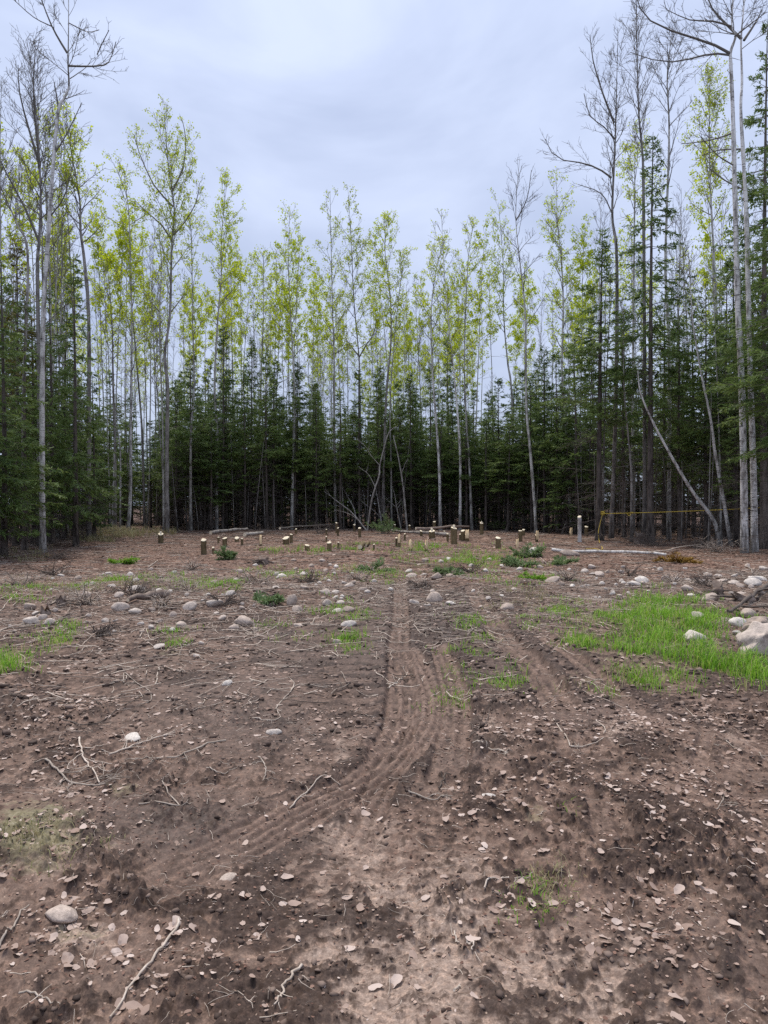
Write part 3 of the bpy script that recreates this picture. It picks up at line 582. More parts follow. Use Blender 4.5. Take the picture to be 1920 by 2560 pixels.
hero('white aspen bowing left above the middle stumps', 39.5, [(1101, 1318), (1099, 1171), (1091, 1036), (1084, 940), (1080, 786), (1090, 680), (1111, 590)], 0.115, 17, leaf=1.1, cb=0.5, n1=26, Lmax=1.8, bark='birch_bark')
hero('aspen with bare feathery top, middle of three white stems right of centre', 40.0, [(1150, 1316), (1151, 1152), (1145, 1056), (1138, 959), (1122, 805), (1110, 680), (1103, 525)], 0.105, 18, leaf=0.3, cb=0.5, n1=26, Lmax=1.8, bark='birch_bark')
hero('aspen with narrow pointed leafy top, third white stem right of centre', 40.0, [(1180, 1316), (1174, 1152), (1167, 1056), (1161, 901), (1168, 670), (1184, 552)], 0.10, 19, leaf=0.8, cb=0.5, n1=26, Lmax=1.6, bark='aspen_bark')
hero('leafy aspen forked over a dark knot right of centre', 42.0, [(1285, 1316), (1280, 1000), (1272, 901), (1265, 786), (1262, 650), (1250, 495)], 0.10, 20, leaf=1.0, cb=0.5, n1=26, Lmax=2.0)
hero('tall bowed grey aspen with bare two-pronged top near the tall stub', 36.0, [(1340, 1318), (1338, 1279), (1328, 1124), (1320, 1009), (1318, 777), (1307, 656), (1297, 521), (1303, 385)], 0.12, 21, leaf=0.0, cb=0.55, n1=20, Lmax=1.9, bark='aspen_bark', fine=1.2, limbs=[([(1298, 535), (1325, 480), (1335, 410)], 0.03)])
hero('sparsely leafed aspen between the bowed grey one and the right spruce', 36.5, [(1430, 1325), (1423, 1279), (1413, 1086), (1403, 931), (1405, 771), (1403, 656), (1394, 559), (1390, 446)], 0.115, 22, leaf=0.7, cb=0.45, n1=28, Lmax=2.2, bark='aspen_bark')
hero('tall bare aspen with long left-reaching limbs behind the right firs', 31.0, [(1528, 1345), (1530, 1000), (1533, 656), (1529, 540), (1525, 386), (1527, 289), (1535, 92)], 0.125, 23, leaf=0, cb=0.5, n1=26, Lmax=1.7, elev=0.85, bark='grey_bark', fine=1.4,
     limbs=[([(1525, 370), (1490, 350), (1450, 335), (1430, 295)], 0.04), ([(1522, 455), (1485, 430), (1442, 417), (1385, 405), (1358, 360)], 0.045), ([(1522, 330), (1490, 260), (1465, 190), (1455, 135)], 0.045), ([(1530, 540), (1500, 490), (1440, 470)], 0.035)])
hero('tall bare aspen with dense brush-like top behind the pointed spruce', 30.0, [(1612, 1350), (1612, 900), (1616, 520), (1615, 386), (1608, 270), (1604, 116), (1606, -60)], 0.12, 24, leaf=0, cb=0.48, n1=34, Lmax=1.8, elev=0.95, bark='grey_bark', fine=1.4)
hero('bare grey aspen between the pointed spruce and the right-hand pair', 31.0, [(1672, 1350), (1670, 900), (1668, 656), (1670, 347), (1666, 193), (1668, 90)], 0.115, 25, leaf=0, cb=0.45, n1=28, Lmax=2.0, elev=0.9, bark='aspen_bark', fine=1.3)
hero('leafy aspen whose green top shows between the right-hand pair', 33.0, [(1800, 1345), (1798, 900), (1797, 656), (1793, 463), (1790, 300), (1785, 165)], 0.12, 26, leaf=0.9, cb=0.5, n1=28, Lmax=2.2, bark='aspen_bark')
hero('leafy aspen with thin olive crown behind the rounded right spruce', 35.0, [(1580, 1340), (1585, 900), (1584, 600), (1582, 450), (1585, 330)], 0.10, 27, leaf=0.8, cb=0.5, n1=24, Lmax=1.8)
hero('large pale aspen, the left stem of the close right-hand pair', 23.6, [(1861, 1390), (1855, 1200), (1848, 950), (1835, 771), (1828, 617), (1820, 424), (1814, 309), (1808, 193), (1808, 154), (1818, 118), (1812, 85), (1814, 0), (1816, -160)], 0.155, 28, leaf=0, cb=0.72, n1=9, Lmax=1.6, elev=0.5, bark='birch_bark', fine=1.3, stubs=4, bend=0.12,
     limbs=[([(1806, 158), (1762, 135), (1700, 115), (1627, 89), (1590, 55), (1573, 10)], 0.055), ([(1804, 162), (1760, 160), (1705, 174), (1640, 182), (1560, 160)], 0.04), ([(1810, 90), (1760, 84), (1700, 88), (1640, 70)], 0.04), ([(1818, 350), (1770, 355), (1710, 350)], 0.03), ([(1822, 430), (1770, 410), (1720, 370)], 0.03), ([(1815, 120), (1840, 108), (1862, 100)], 0.03)])
hero('large pale aspen, the right stem of the close right-hand pair', 23.6, [(1886, 1392), (1884, 1200), (1880, 950), (1874, 771), (1870, 560), (1866, 386), (1855, 270), (1862, 193), (1855, 96), (1855, 0), (1856, -160)], 0.145, 29, leaf=0, cb=0.74, n1=8, Lmax=1.6, elev=0.5, bark='birch_bark', fine=1.3, stubs=4, bend=0.12,
     limbs=[([(1856, 95), (1820, 46), (1793, 0), (1780, -60)], 0.05), ([(1862, 98), (1897, 46), (1920, 5)], 0.045), ([(1866, 365), (1820, 352), (1790, 350)], 0.03), ([(1868, 470), (1830, 430), (1800, 380)], 0.025)])
hero('white dead birch leaning steeply left under the right firs', 26.5, [(1800, 1345), (1781, 1302), (1724, 1228), (1677, 1151), (1627, 1055), (1596, 985), (1587, 931)], 0.085, 30, name='birch_tree', group=None, leaf=0, cb=0.5, n1=2, Lmax=0.4, bark='birch_bark', stubs=2, bend=0.1, tip=0.03)
hero('white birch tilted slightly left with a bare top by the right-hand pair', 26.0, [(1829, 1350), (1808, 1252), (1785, 1132), (1770, 1047), (1747, 939), (1724, 823), (1716, 758), (1710, 640)], 0.085, 31, name='birch_tree', group=None, leaf=0, cb=0.7, n1=12, Lmax=1.0, bark='birch_bark', stubs=3, bend=0.1, tip=0.015)
hero('thin reddish pole-like aspen next to the tilted white birch', 27.5, [(1803, 1345), (1797, 1144), (1785, 893), (1780, 700)], 0.05, 32, leaf=0.2, cb=0.7, n1=10, Lmax=0.9, stubs=3)
hero('slim pole to which the yellow rope is tied', 29.6, [(1508, 1352), (1511, 1200), (1519, 970), (1522, 800), (1524, 700)], 0.05, 33, group=None, leaf=0, cb=0.75, n1=9, Lmax=0.7, bark='grey_bark', stubs=6)
hero('dark slanting bare stem between the rope pole and pointed spruce', 29.0, [(1578, 1352), (1572, 1200), (1565, 1110), (1552, 1000), (1547, 900), (1544, 780)], 0.07, 34, leaf=0, cb=0.7, n1=10, Lmax=0.8, bark='grey_bark', stubs=6)
hero('dark thick-stemmed aspen standing left of the white one in the gap', 36.0, [(287, 1342), (288, 1150), (285, 950), (280, 800), (275, 650)], 0.12, 35, leaf=0.6, cb=0.55, n1=20, Lmax=1.6, bark='grey_bark')
hero('slender white birch with broken top in the grassy gap', 36.5, [(300, 1335), (298, 1130), (293, 1060), (288, 1010)], 0.06, 36, name='birch_tree', group=None, leaf=0, cb=0.6, n1=5, Lmax=0.8, bark='birch_bark')

# background aspens, copied from a few stems
ASP = [aspen_meshes(200 + i, straight_path(200 + i, 17.5, 0.03, 0.06), 0.066, cb=0.58 + 0.03 * (i % 4), n1=22, Lmax=1.45 + 0.2 * (i % 3), leaf=(1.9, 1.2, 1.6, 0.9, 2.1, 1.4)[i], fine=0.85, leaf_size=0.10, bark=('aspen_bark', 'birch_bark', 'aspen_bark')[i % 3]) for i in range(6)]
BAR = [aspen_meshes(230 + i, straight_path(230 + i, 17.0, 0.04, 0.06), 0.062, cb=0.45, n1=24, Lmax=1.7, leaf=0, fine=1.0, bark=('aspen_bark', 'grey_bark')[i % 2]) for i in range(3)]
def scatter(seed, n, pxr, dr, mind, keep=None):
    rng = R(seed); out = []
    for _ in range(n * 40):
        if len(out) >= n: break
        px = rng.uniform(*pxr); d = edge(px) + dr[0] + (dr[1] - dr[0]) * rng.uniform() ** 1.0
        if keep and not keep(px, d, rng): continue
        x = X(px, d)
        if all((x - a) ** 2 + (d - b) ** 2 > mind ** 2 for a, b, *_ in out): out.append((x, d, px))
    return out
def ranked(lst):
    """scatter points sorted from the left, each with its place within its stretch of the wood"""
    cnt = {}; out = []
    for (x, d, px) in sorted(lst, key=lambda q: q[2]):
        z = zone_name(px); cnt[z] = cnt.get(z, 0) + 1; out.append((x, d, px, ORD[min(cnt[z], 40) - 1]))
    return out
def zone_name(px):
    return 'at far left' if px < 240 else 'behind the grassy gap' if px < 440 else 'behind the left stumps' if px < 720 else 'behind the middle stumps' if px < 1060 else 'behind the stumps right of centre' if px < 1400 else 'behind the yellow rope'
rng = R(77)
for (x, d, px, od) in ranked(scatter(301, 88, (150, 1480), (1.5, 26), 1.3)):
    i = int(rng.integers(0, 6)); s = rng.uniform(0.72, 1.06)
    plant('aspen_tree', ASP[i], (x, d, hz(x, d) - 0.05), f'slim leafy rear aspen {zone_name(px)}, {od} from the left', 'tree', 'aspens in the rear rows ' + zone_name(px), rng.uniform(0, 6.28), (s, s, s), (rng.normal(0, .012), rng.normal(0, .012)))
for (x, d, px, od) in ranked(scatter(302, 44, (-150, 2080), (1.5, 20), 1.6)):
    i = int(rng.integers(0, 3)); s = rng.uniform(0.8, 1.08)
    plant('aspen_tree', BAR[i], (x, d, hz(x, d) - 0.05), f'bare grey rear aspen {zone_name(px)}, {od} from the left', 'tree', 'bare aspens in the rear rows ' + zone_name(px), rng.uniform(0, 6.28), (s, s, s), (rng.normal(0, .015), rng.normal(0, .015)))
for (x, d, px, od) in ranked(scatter(303, 22, (-250, 200), (3, 18), 1.6) + scatter(304, 20, (1480, 2150), (6, 20), 1.6)):
    i = int(rng.integers(0, 6)); s = rng.uniform(0.85, 1.1); bare = rng.uniform() < 0.7
    plant('aspen_tree', BAR[i % 3] if bare else ASP[i], (x, d, hz(x, d) - 0.05), ('tall bare' if bare else 'tall leafy') + f' aspen crowded {zone_name(px)}, {od} stem from the left', 'tree', ('bare aspens' if bare else 'aspens') + ' in the rear rows ' + zone_name(px), rng.uniform(0, 6.28), (s, s, s))

for (x, d, px, od) in ranked(scatter(305, 40, (230, 1500), (10, 38), 1.6)):
    i = int(rng.integers(0, 3)); s = rng.uniform(0.85, 1.2)
    plant('aspen_tree', BAR[i], (x, d, hz(x, d) - 0.05), f'thin bare aspen far back {zone_name(px)}, {od} from the left', 'tree', 'far bare aspens ' + zone_name(px), rng.uniform(0, 6.28), (s, s, s), (rng.normal(0, .02), rng.normal(0, .02)))
# firs and spruces
FIR = [fir_meshes(400 + i, 9.0, 0.075, live=(0.30, 0.24, 0.36, 0.27, 0.32)[i], W=1.32 + 0.14 * (i % 3), dens=1.25, dead=60) for i in range(5)]
LOWF = [fir_meshes(420 + i, 9.5, 0.09, live=0.10, W=1.65, dens=1.1, dead=40, droop=0.14) for i in range(2)]
TALL = [fir_meshes(440 + i, 15.0, 0.13, live=(0.30, 0.24)[i], W=2.25, dens=1.1, dead=60, gappy=0.3, droop=0.12) for i in range(2)]
ROUND = fir_meshes(450, 12.0, 0.12, live=0.36, W=2.2, dens=1.15, dead=60, droop=0.0)
LARCH = fir_meshes(460, 11.5, 0.10, live=0.45, W=1.3, dens=1.0, needle='larch_needle', dead=30)
def fir(parts, px, d, sc, label, group=None, rz=None, name='fir_tree', seed=0):
    x = X(px, d); return plant(name, parts, (x, d, hz(x, d) - 0.05), label, 'tree', group, R(int(px * 7 + d * 13)).uniform(0, 6.28) if rz is None else rz, sc)
fir(ROUND, 1497, 29.6, (1, 1, 1.04), 'round-topped dark spruce behind the yellow rope pole', name='spruce_tree')
fir(TALL[0], 1627, 28.4, (1.0, 1.0, 1.06), 'tall pointed dark spruce with dead lower boughs right of the rope pole', name='spruce_tree')
fir(TALL[1], 1911, 25.0, (0.95, 0.95, 1.20), 'tall dark spruce cut by the right picture edge beyond the aspen pair', name='spruce_tree')
fir(TALL[1], 1960, 22.5, (1.0, 1.0, 0.9), 'dark spruce reaching boughs in from beyond the right picture edge', name='spruce_tree')
fir(LOWF[0], 190, 26.6, (1.0, 1.0, 1.12), 'dark full fir with boughs near the ground beside the grassy gap', name='fir_tree')
fir(LARCH, 40, 27.5, (1.0, 1.0, 1.0), 'conifer with yellowish top poking above the left firs', name='conifer_tree')
for k, (px, d, s, h) in enumerate([(10, 22.2, 1.0, 0.95), (62, 24.5, 0.9, 0.9), (-60, 21, 1.0, 1.0), (130, 27.5, 0.95, 1.02), (-10, 25.5, 1, 1.02), (85, 28.5, 1, 0.98), (235, 30.5, 0.8, 0.72), (160, 30, 1, 1.0), (-150, 20, 1, 1), (30, 31, 1, 1.05), (110, 33, 1, 1.0)]):
    fir(LOWF[k % 2], px, d, (s, s, h), f'dark low-branched fir, {ORD[k]} from the front of the left fir clump', 'left fir clump')
for k, (px, d, s, h) in enumerate([(1700, 29.5, 1.1, 1.0), (1765, 29, 1.1, 1.12), (1840, 27.5, 1.1, 1.2), (1900, 27.5, 1.1, 1.15), (1560, 32, 1.1, 1.1), (1735, 33, 1.2, 1.2), (1660, 33.5, 1.1, 1.25), (1810, 32, 1.2, 1.3), (1880, 31.5, 1.2, 1.4), (1950, 27, 1.1, 1.2), (2010, 25, 1.1, 1.2), (1440, 35, 1.05, 1.05), (1395, 36.5, 1.0, 1.0), (1850, 25.8, 0.8, 0.75)]):
    fir(FIR[k % 5], px, d, (s, s, h), f'dark fir, {ORD[k]} of the dense clump behind the leaning birches', 'right fir clump')
def keepf(px, d, rng):
    if 225 < px < 430: return rng.uniform() < 0.22 and d > 40
    return True
for (x, d, px, od) in [(*q[:3], 'front ' + q[3]) for q in ranked(scatter(310, 62, (430, 1420), (0.2, 4.5), 0.95, keepf))] + [(*q[:3], 'rear ' + q[3]) for q in ranked(scatter(311, 105, (180, 1480), (4.5, 17), 1.25, keepf))]:
    i = int(rng.integers(0, 5)); h = rng.uniform(0.62, 1.08); w = rng.uniform(0.8, 1.1)
    if rng.uniform() < 0.10: h *= 1.22
    plant('fir_tree', FIR[i], (x, d, hz(x, d) - 0.05), f'{od.split()[0]}-row dark fir {zone_name(px)}, {od.split()[1]} from the left', 'tree', 'firs in the belt ' + zone_name(px), rng.uniform(0, 6.28), (w, w, h))
for (x, d, px, od) in ranked(scatter(312, 26, (1480, 2150), (7, 18), 1.4) + scatter(313, 14, (-250, 200), (8, 16), 1.5)):
    i = int(rng.integers(0, 5)); h = rng.uniform(0.95, 1.3); w = rng.uniform(0.95, 1.2)
    plant('fir_tree', FIR[i], (x, d, hz(x, d) - 0.05), f'tall dark rear fir {zone_name(px)}, {od} from the left', 'tree', 'firs in the belt ' + zone_name(px), rng.uniform(0, 6.28), (w, w, h))
for (x, d, px) in scatter(314, 46, (420, 1500), (17, 34), 1.8) + scatter(315, 14, (230, 430), (12, 30), 2.0):
    h = rng.uniform(0.75, 1.1); w = rng.uniform(1.0, 1.3)
    plant('fir_tree', LOWF[int(rng.integers(0, 2))], (x, d, hz(x, d) - 0.05), 'dark fir deep in the woods ' + zone_name(px), 'tree', 'firs deep in the woods ' + zone_name(px), rng.uniform(0, 6.28), (w, w, h))
YOUNG = [fir_meshes(470 + i, 6.0, 0.05, live=0.12 + 0.06 * i, W=1.35, dens=1.1, dead=26) for i in range(3)]
for (x, d, px, od) in ranked(scatter(316, 30, (430, 1420), (0.6, 6), 1.2)):
    h = rng.uniform(0.6, 1.25); w = rng.uniform(0.85, 1.15)
    plant('young_fir', YOUNG[int(rng.integers(0, 3))], (x, d, hz(x, d) - 0.05), f'young low-branched fir {zone_name(px)}, {od} from the left', 'tree', 'young firs ' + zone_name(px), rng.uniform(0, 6.28), (w, w, h))
for (x, d, px) in scatter(317, 20, (1480, 2120), (9, 24), 1.8):
    h = rng.uniform(0.7, 1.1); w = rng.uniform(1.0, 1.3)
    plant('fir_tree', LOWF[int(rng.integers(0, 2))], (x, d, hz(x, d) - 0.05), 'dark fir deep in the woods ' + zone_name(px), 'tree', 'firs deep in the woods ' + zone_name(px), rng.uniform(0, 6.28), (w, w, h))
# thin dead poles in the dark understorey
def pole_meshes(seed, H):
    rng = R(seed); p = straight_path(seed, H, 0.06, 0.05, 10); tk = MB(); tk.tubes(p[None], (0.024 * (1 - np.linspace(0, 1, 10)) + 0.008)[None], 5)
    n = 26; db = MB(); s = rng.uniform(0.08, 0.95, n); p0, _ = along(p[None], np.zeros(n, int), s); a = rng.uniform(0, 6.28, n); d = np.stack([np.cos(a), np.sin(a), rng.uniform(-.4, .5, n)], 1)
    Ln = rng.uniform(0.3, 0.95, n); c = curve_batch(p0, d, Ln, 4, -0.04, 0.12, rng); db.tubes(c, taper(np.full(n, .007), np.full(n, .003), 4), 3)
    m = n * 4; ix = np.repeat(np.arange(n), 4); q, tq = along(c, ix, rng.uniform(.2, 1, m)); dq = nrm(tq + nrm(rng.normal(size=(m, 3)))); db.tubes(curve_batch(q, dq, rng.uniform(.1, .35, m), 3, 0, .1, rng), taper(np.full(m, .004), np.full(m, .002), 3), 3)
    return [('trunk', tk.mesh('trunk', M['grey_bark'], True)), ('dead_branches', db.mesh('dead_branches', M['dead_twig']))]
POL = [pole_meshes(500 + i, 4.5) for i in range(4)]
for (x, d, px) in scatter(320, 90, (440, 1800), (-0.3, 5), 0.5):
    i = int(rng.integers(0, 4)); h = rng.uniform(0.5, 1.3); w = rng.uniform(0.8, 1.3)
    plant('dead_sapling', POL[i], (x, d, hz(x, d) - 0.05), 'thin dead sapling with brittle twigs in the dark understorey ' + zone_name(px), 'sapling', 'dead saplings ' + zone_name(px), rng.uniform(0, 6.28), (w, w, h), (rng.normal(0, .08), rng.normal(0, .08)))

# ------------------------------------------------------------------ stumps
def stump_parts(seed, h, r, style):
    """bark, sawn face and sometimes an upright splinter"""
    rng = R(seed); n = 14; K = 7; ang = np.arange(n) / n * 2 * np.pi; lob = 1 + 0.10 * np.cos(ang * rng.integers(3, 6) + rng.uniform(0, 6)) + rng.normal(0, 0.03, n)
    tx, ty = rng.normal(0, 0.15), rng.uniform(0.12, 0.55); vs_ = []
    for k in range(K):
        t = k / (K - 1); rr = r * (1 + 0.55 * np.exp(-t * 5) * (lob - 0.75) * 1.6) * (1 + 0.05 * rng.normal(size=n)); rr = rr * (lob * 0.5 + 0.5)
        if k == K - 1: rim = rr
        x = np.cos(ang) * rr; y = np.sin(ang) * rr; z = -0.12 + (h + 0.12) * t + (tx * x + ty * y) * t; vs_.append(np.stack([x, y, z], 1))
    v = np.stack(vs_); idx = np.arange(K * n).reshape(K, n); nx = np.roll(idx, -1, 1); mb = MB(); mb.add(v, quads=np.stack([idx[:-1], nx[:-1], nx[1:], idx[1:]], -1).reshape(-1, 4))
    top = v[-1]; c = top.mean(0); out = [('bark', mb.mesh('bark', M['birch_log'] if style == 'birch' else M['stump_bark'], True))]
    f = MB(); inner = c + (top - c) * 0.97; inner[:, 2] += 0.004; in2 = c + (top - c) * 0.5; in2[:, 2] += 0.010 + rng.uniform(-.004, .01, n)
    i1 = np.arange(n); f.add(np.vstack([top, inner, in2, c[None] + [0, 0, .012]]), quads=np.vstack([np.stack([i1, (i1 + 1) % n, n + (i1 + 1) % n, n + i1], 1), np.stack([n + i1, n + (i1 + 1) % n, 2 * n + (i1 + 1) % n, 2 * n + i1], 1)]), tris=np.stack([2 * n + i1, 2 * n + (i1 + 1) % n, np.full(n, 3 * n)], 1))
    out.append(('cut_face', f.mesh('cut_face', M['cut_wood'])))
    if style in ('split', 'spike'):
        s = MB(); w = r * (0.85 if style == 'split' else 0.35); hh = r * 1.5 + 0.10 if style == 'split' else r * 1.2; k = 6; xs = np.linspace(-w, w, k); zt = c[2] + hh * rng.uniform(0.72, 1.05, k)
        yb = -0.35 * r; fr = np.stack([xs, np.full(k, yb), np.full(k, c[2] - (0.16 if style == 'split' else 0.02))], 1); ft = np.stack([xs * 0.9, np.full(k, yb), zt], 1); bk = fr + [0, 0.35 * r, 0]; bt = ft + [0, 0.22 * r, -0.01]
        if style == 'split': fr[:, 1] = bk[:, 1] - r * 1.32; ft[:, 1] = fr[:, 1] + 0.5 * r
        V = np.vstack([fr, ft, bk, bt]); q = []
        for i in range(k - 1): q += [(i, i + 1, k + i + 1, k + i), (2 * k + i + 1, 2 * k + i, 3 * k + i, 3 * k + i + 1), (k + i, k + i + 1, 3 * k + i + 1, 3 * k + i)]
        q += [(0, k, 3 * k, 2 * k), (k - 1, 3 * k - 1, 4 * k - 1, 2 * k - 1)]
        s.add(V, quads=q); out.append(('splinter', s.mesh('splinter', M['split_wood'] if style == 'split' else M['cut_wood'])))
    return out
STUMPS = [  # x, top y, foot y, width in photograph pixels, style, label
    (402, 1334, 1358, 15, 'spike', 'stump with splinter left standing by the grassy gap'), (509, 1352, 1388, 15, 'flat', 'tall mossy stump nearest the left, beside a thin one'), (533, 1371, 1387, 7, 'flat', 'thin low stump beside the tall mossy one'),
    (562, 1346, 1366, 13, 'flat', 'mid-height stump behind the small green fir bush'), (546, 1343, 1358, 6, 'flat', 'thin stub just left of the stump behind the fir bush'), (592, 1346, 1356, 13, 'flat', 'low wide mossy stump right of the fir bush'),
    (605, 1346, 1361, 7, 'flat', 'thin stump touching the low wide mossy one'), (652, 1350, 1365, 8, 'split', 'short stump with an orange split face, the leftmost of those'), (715, 1346, 1362, 18, 'flat', 'wide flat-cut stump left of the middle'), (728, 1336, 1358, 9, 'flat', 'dark narrow stump just behind the wide flat-cut one'),
    (768, 1363, 1377, 14, 'flat', 'low brown rotten stump in front of the wide flat-cut one'), (740, 1322, 1334, 6, 'flat', 'small stub with round pale top by the fallen grey poles'), (816, 1324, 1338, 5, 'flat', 'thin stub with bright top left of two taller stubs'), (816, 1341, 1354, 5, 'flat', 'thin stub with bright top behind the flat stump'),
    (823, 1356, 1377, 13, 'flat', 'flat-cut stump with bright top near the middle'), (845, 1320, 1340, 6, 'flat', 'bent stub with bright top, lower of two'), (841, 1307, 1333, 6, 'flat', 'taller thin stub with bright round top'), (846, 1355, 1371, 6, 'flat', 'thin stump right of the flat-cut bright one'),
    (886, 1313, 1330, 6, 'spike', 'pointed pale stub near the foot of the leaning pole'), (899, 1320, 1343, 9, 'flat', 'dark stump at the foot of the central aspen'), (935, 1362, 1377, 5, 'flat', 'thin dark peg right of the cut log ends'), (987, 1313, 1326, 6, 'flat', 'small stub with pale top in front of the fallen pole'), (1024, 1313, 1328, 6, 'flat', 'small stub with pale top touching the fallen pole'),
    (991, 1346, 1367, 6, 'flat', 'dark thin stump, left of a close pair'), (998, 1346, 1368, 8, 'split', 'stump with pale split top, right of a close pair'), (1012, 1335, 1352, 6, 'flat', 'thin dark stump behind the close pair'), (1026, 1360, 1377, 9, 'split', 'orange split stump in the middle of the clearing'),
    (1053, 1328, 1341, 8, 'flat', 'small round-topped stump behind the orange split ones'), (1066, 1362, 1379, 9, 'split', 'orange split stump, right of the two in the middle'), (1080, 1328, 1347, 17, 'spike', 'broad stump with bright tilted face and back splinter'), (1086, 1304, 1328, 9, 'flat', 'dark standing stub behind the broad bright-faced stump'),
    (1119, 1336, 1354, 7, 'flat', 'narrow stump left of the largest stump'), (1135, 1318, 1358, 18, 'spike', 'largest tall stump with ragged pale top'), (1150, 1336, 1352, 6, 'flat', 'thin stump right of the largest stump'), (1157, 1327, 1352, 12, 'flat', 'medium stump second right of the largest'), (1168, 1336, 1353, 12, 'split', 'stump with tall bright split board right of the largest'),
    (1204, 1308, 1338, 10, 'spike', 'ragged tall stub with white tip near the fir line'), (1245, 1343, 1371, 15, 'flat', 'leaning mossy stump with bright flat top'), (1293, 1358, 1370, 9, 'split', 'stump with tall orange split face behind the green boughs'), (1301, 1327, 1354, 11, 'flat', 'stump with pale tilted top behind the orange split one'), (1309, 1323, 1338, 8, 'flat', 'dark stump behind the pale tilted one'),
    (1342, 1338, 1355, 9, 'split', 'split stump with pale ragged top left of the tall stub'), (1373, 1317, 1330, 6, 'flat', 'thin far stump left of the tall peeling stub'), (1427, 1330, 1340, 8, 'split', 'small bright split stump just left of the peeling stub'), (1449, 1293, 1356, 11, 'birch', 'tall peeling white birch stub near the rope pole'), (1466, 1318, 1342, 10, 'flat', 'dark stump right of the tall peeling stub'), (1111, 1327, 1340, 5, 'flat', 'thin peg left of the narrow stump')]
for k, (px, t, f, w, st, lab) in enumerate(STUMPS):
    x, d = hit(px, f); x, d = float(x), float(d); h = (f - t) / FPX * d; r = 0.86 * w / FPX * d / 2
    e = link('tree_stump', None, loc=(x, d, hz(x, d)), rot=(0, 0, R(k).uniform(-0.4, 0.4))); tag(e, lab, 'stump', 'sawn stumps in the clearing')
    for n, me in stump_parts(600 + k, h, r, st): link(n, me, e)

# ------------------------------------------------------------------ stones
def stone_mesh(seed, sub=3, big=0.0):
    import bmesh
    rng = R(seed); bm = bmesh.new(); bmesh.ops.create_icosphere(bm, subdivisions=sub, radius=1.0)
    v = np.array([q.co[:] for q in bm.verts]); dirs = nrm(rng.normal(size=(9, 3))); off = rng.uniform(0.5, 0.85, 9)
    for dv, o in zip(dirs, off):        # worn flats
        k = v @ dv; ex = np.maximum(k - o, 0); v = v - ex[:, None] * dv[None] * 0.85
    n = perlin(v[:, 0] * 1.6 + v[:, 2], v[:, 1] * 1.6 - v[:, 2] * 0.7, seed) * 0.10 + perlin(v[:, 0] * 4 + v[:, 2] * 2, v[:, 1] * 4 + v[:, 2] * 3, seed + 1) * 0.035
    if big: n = n + big * (perlin(v[:, 0] * 1.1 + 3, v[:, 2] * 1.6 + v[:, 1], seed + 2) + 0.5 * perlin(v[:, 0] * 2.6, v[:, 2] * 2.9 + v[:, 1] * 2, seed + 3) + 0.25 * perlin(v[:, 0] * 7 + v[:, 1] * 4, v[:, 2] * 7, seed + 4))
    v = v * (1 + n[:, None])
    for q, c in zip(bm.verts, v): q.co = c
    me = bpy.data.meshes.new('stone'); bm.to_mesh(me); bm.free(); me.materials.append(M['stone'])
    me.polygons.foreach_set('use_smooth', np.ones(len(me.polygons), bool)); return me
STM = [stone_mesh(700 + i) for i in range(9)]; BLD = [stone_mesh(720 + i, 4, 0.28) for i in range(2)]
def stone(px, py, w, hr, label, k, group='field stones turned up in the clearing', name='stone', flat=1.0):
    """foot of the stone at the pixel, width in pixels, height/width ratio"""
    rng = R(7000 + k); x, d = hit(px, py); x, d = float(x), float(d); a = w * 1.18 / FPX * d / 2; hh = a * hr
    o = link(name, BLD[k % 2] if name == 'boulder' else STM[k % 9], loc=(x, d + a * 0.6, hz(x, d + a * 0.5) + hh * 0.42), rot=(rng.uniform(-.3, .3), rng.uniform(-.3, .3), rng.uniform(-0.5, 0.5)), scale=(a, a * rng.uniform(0.7, 0.95), hh))
    return tag(o, label, 'boulder' if name == 'boulder' else 'stone', group)
STN_L = [(69, 1540, 28, .8), (71, 1568, 38, .75), (86, 1548, 18, .7), (103, 1556, 22, .7), (297, 1538, 40, .6), (334, 1542, 28, .6), (378, 1540, 18, .8), (472, 1538, 32, .7), (532, 1532, 40, .55), (604, 1565, 44, .68), (583, 1580, 24, .8), (276, 1492, 20, .7), (341, 1495, 32, .55), (295, 1512, 24, .7), (214, 1514, 26, .7), (193, 1454, 17, .7), (150, 1443, 15, .6), (322, 1444, 19, .7), (268, 1436, 17, .7),
         (575, 1504, 30, .6), (555, 1556, 20, .8), (351, 1565, 17, .6), (376, 1578, 15, 1.1), (397, 1558, 18, .6), (451, 1572, 24, .7), (353, 1588, 14, .7), (395, 1622, 28, .35), (490, 1648, 18, .6), (567, 1718, 24, .6), (623, 1582, 21, .4), (501, 1614, 15, .7), (534, 1464, 18, .7), (588, 1467, 15, .8), (598, 1434, 18, .6), (637, 1412, 13, .6), (120, 1570, 26, .6), (260, 1562, 18, .7), (430, 1548, 20, .7)]
STN_C = [(742, 1532, 24, .8), (677, 1524, 24, .7), (810, 1498, 30, .65), (835, 1489, 22, .5), (817, 1524, 20, .9), (850, 1520, 22, .6), (844, 1540, 26, .6), (871, 1542, 28, .55), (844, 1602, 22, .6), (746, 1565, 22, .4), (758, 1439, 19, .6), (814, 1429, 13, .7), (833, 1429, 13, .7), (704, 1446, 19, .6), (690, 1440, 15, .7), (860, 1466, 15, .6), (871, 1473, 24, .6), (906, 1481, 23, .5), (1030, 1442, 28, .5), (1022, 1432, 17, .6),
         (1060, 1445, 13, .6), (1064, 1405, 19, .7), (1178, 1416, 15, .5), (1037, 1507, 24, .6), (1130, 1511, 26, .4), (1091, 1455, 26, .8), (1124, 1454, 17, .5), (935, 1455, 14, .6), (760, 1488, 20, .6), (690, 1484, 22, .5)]
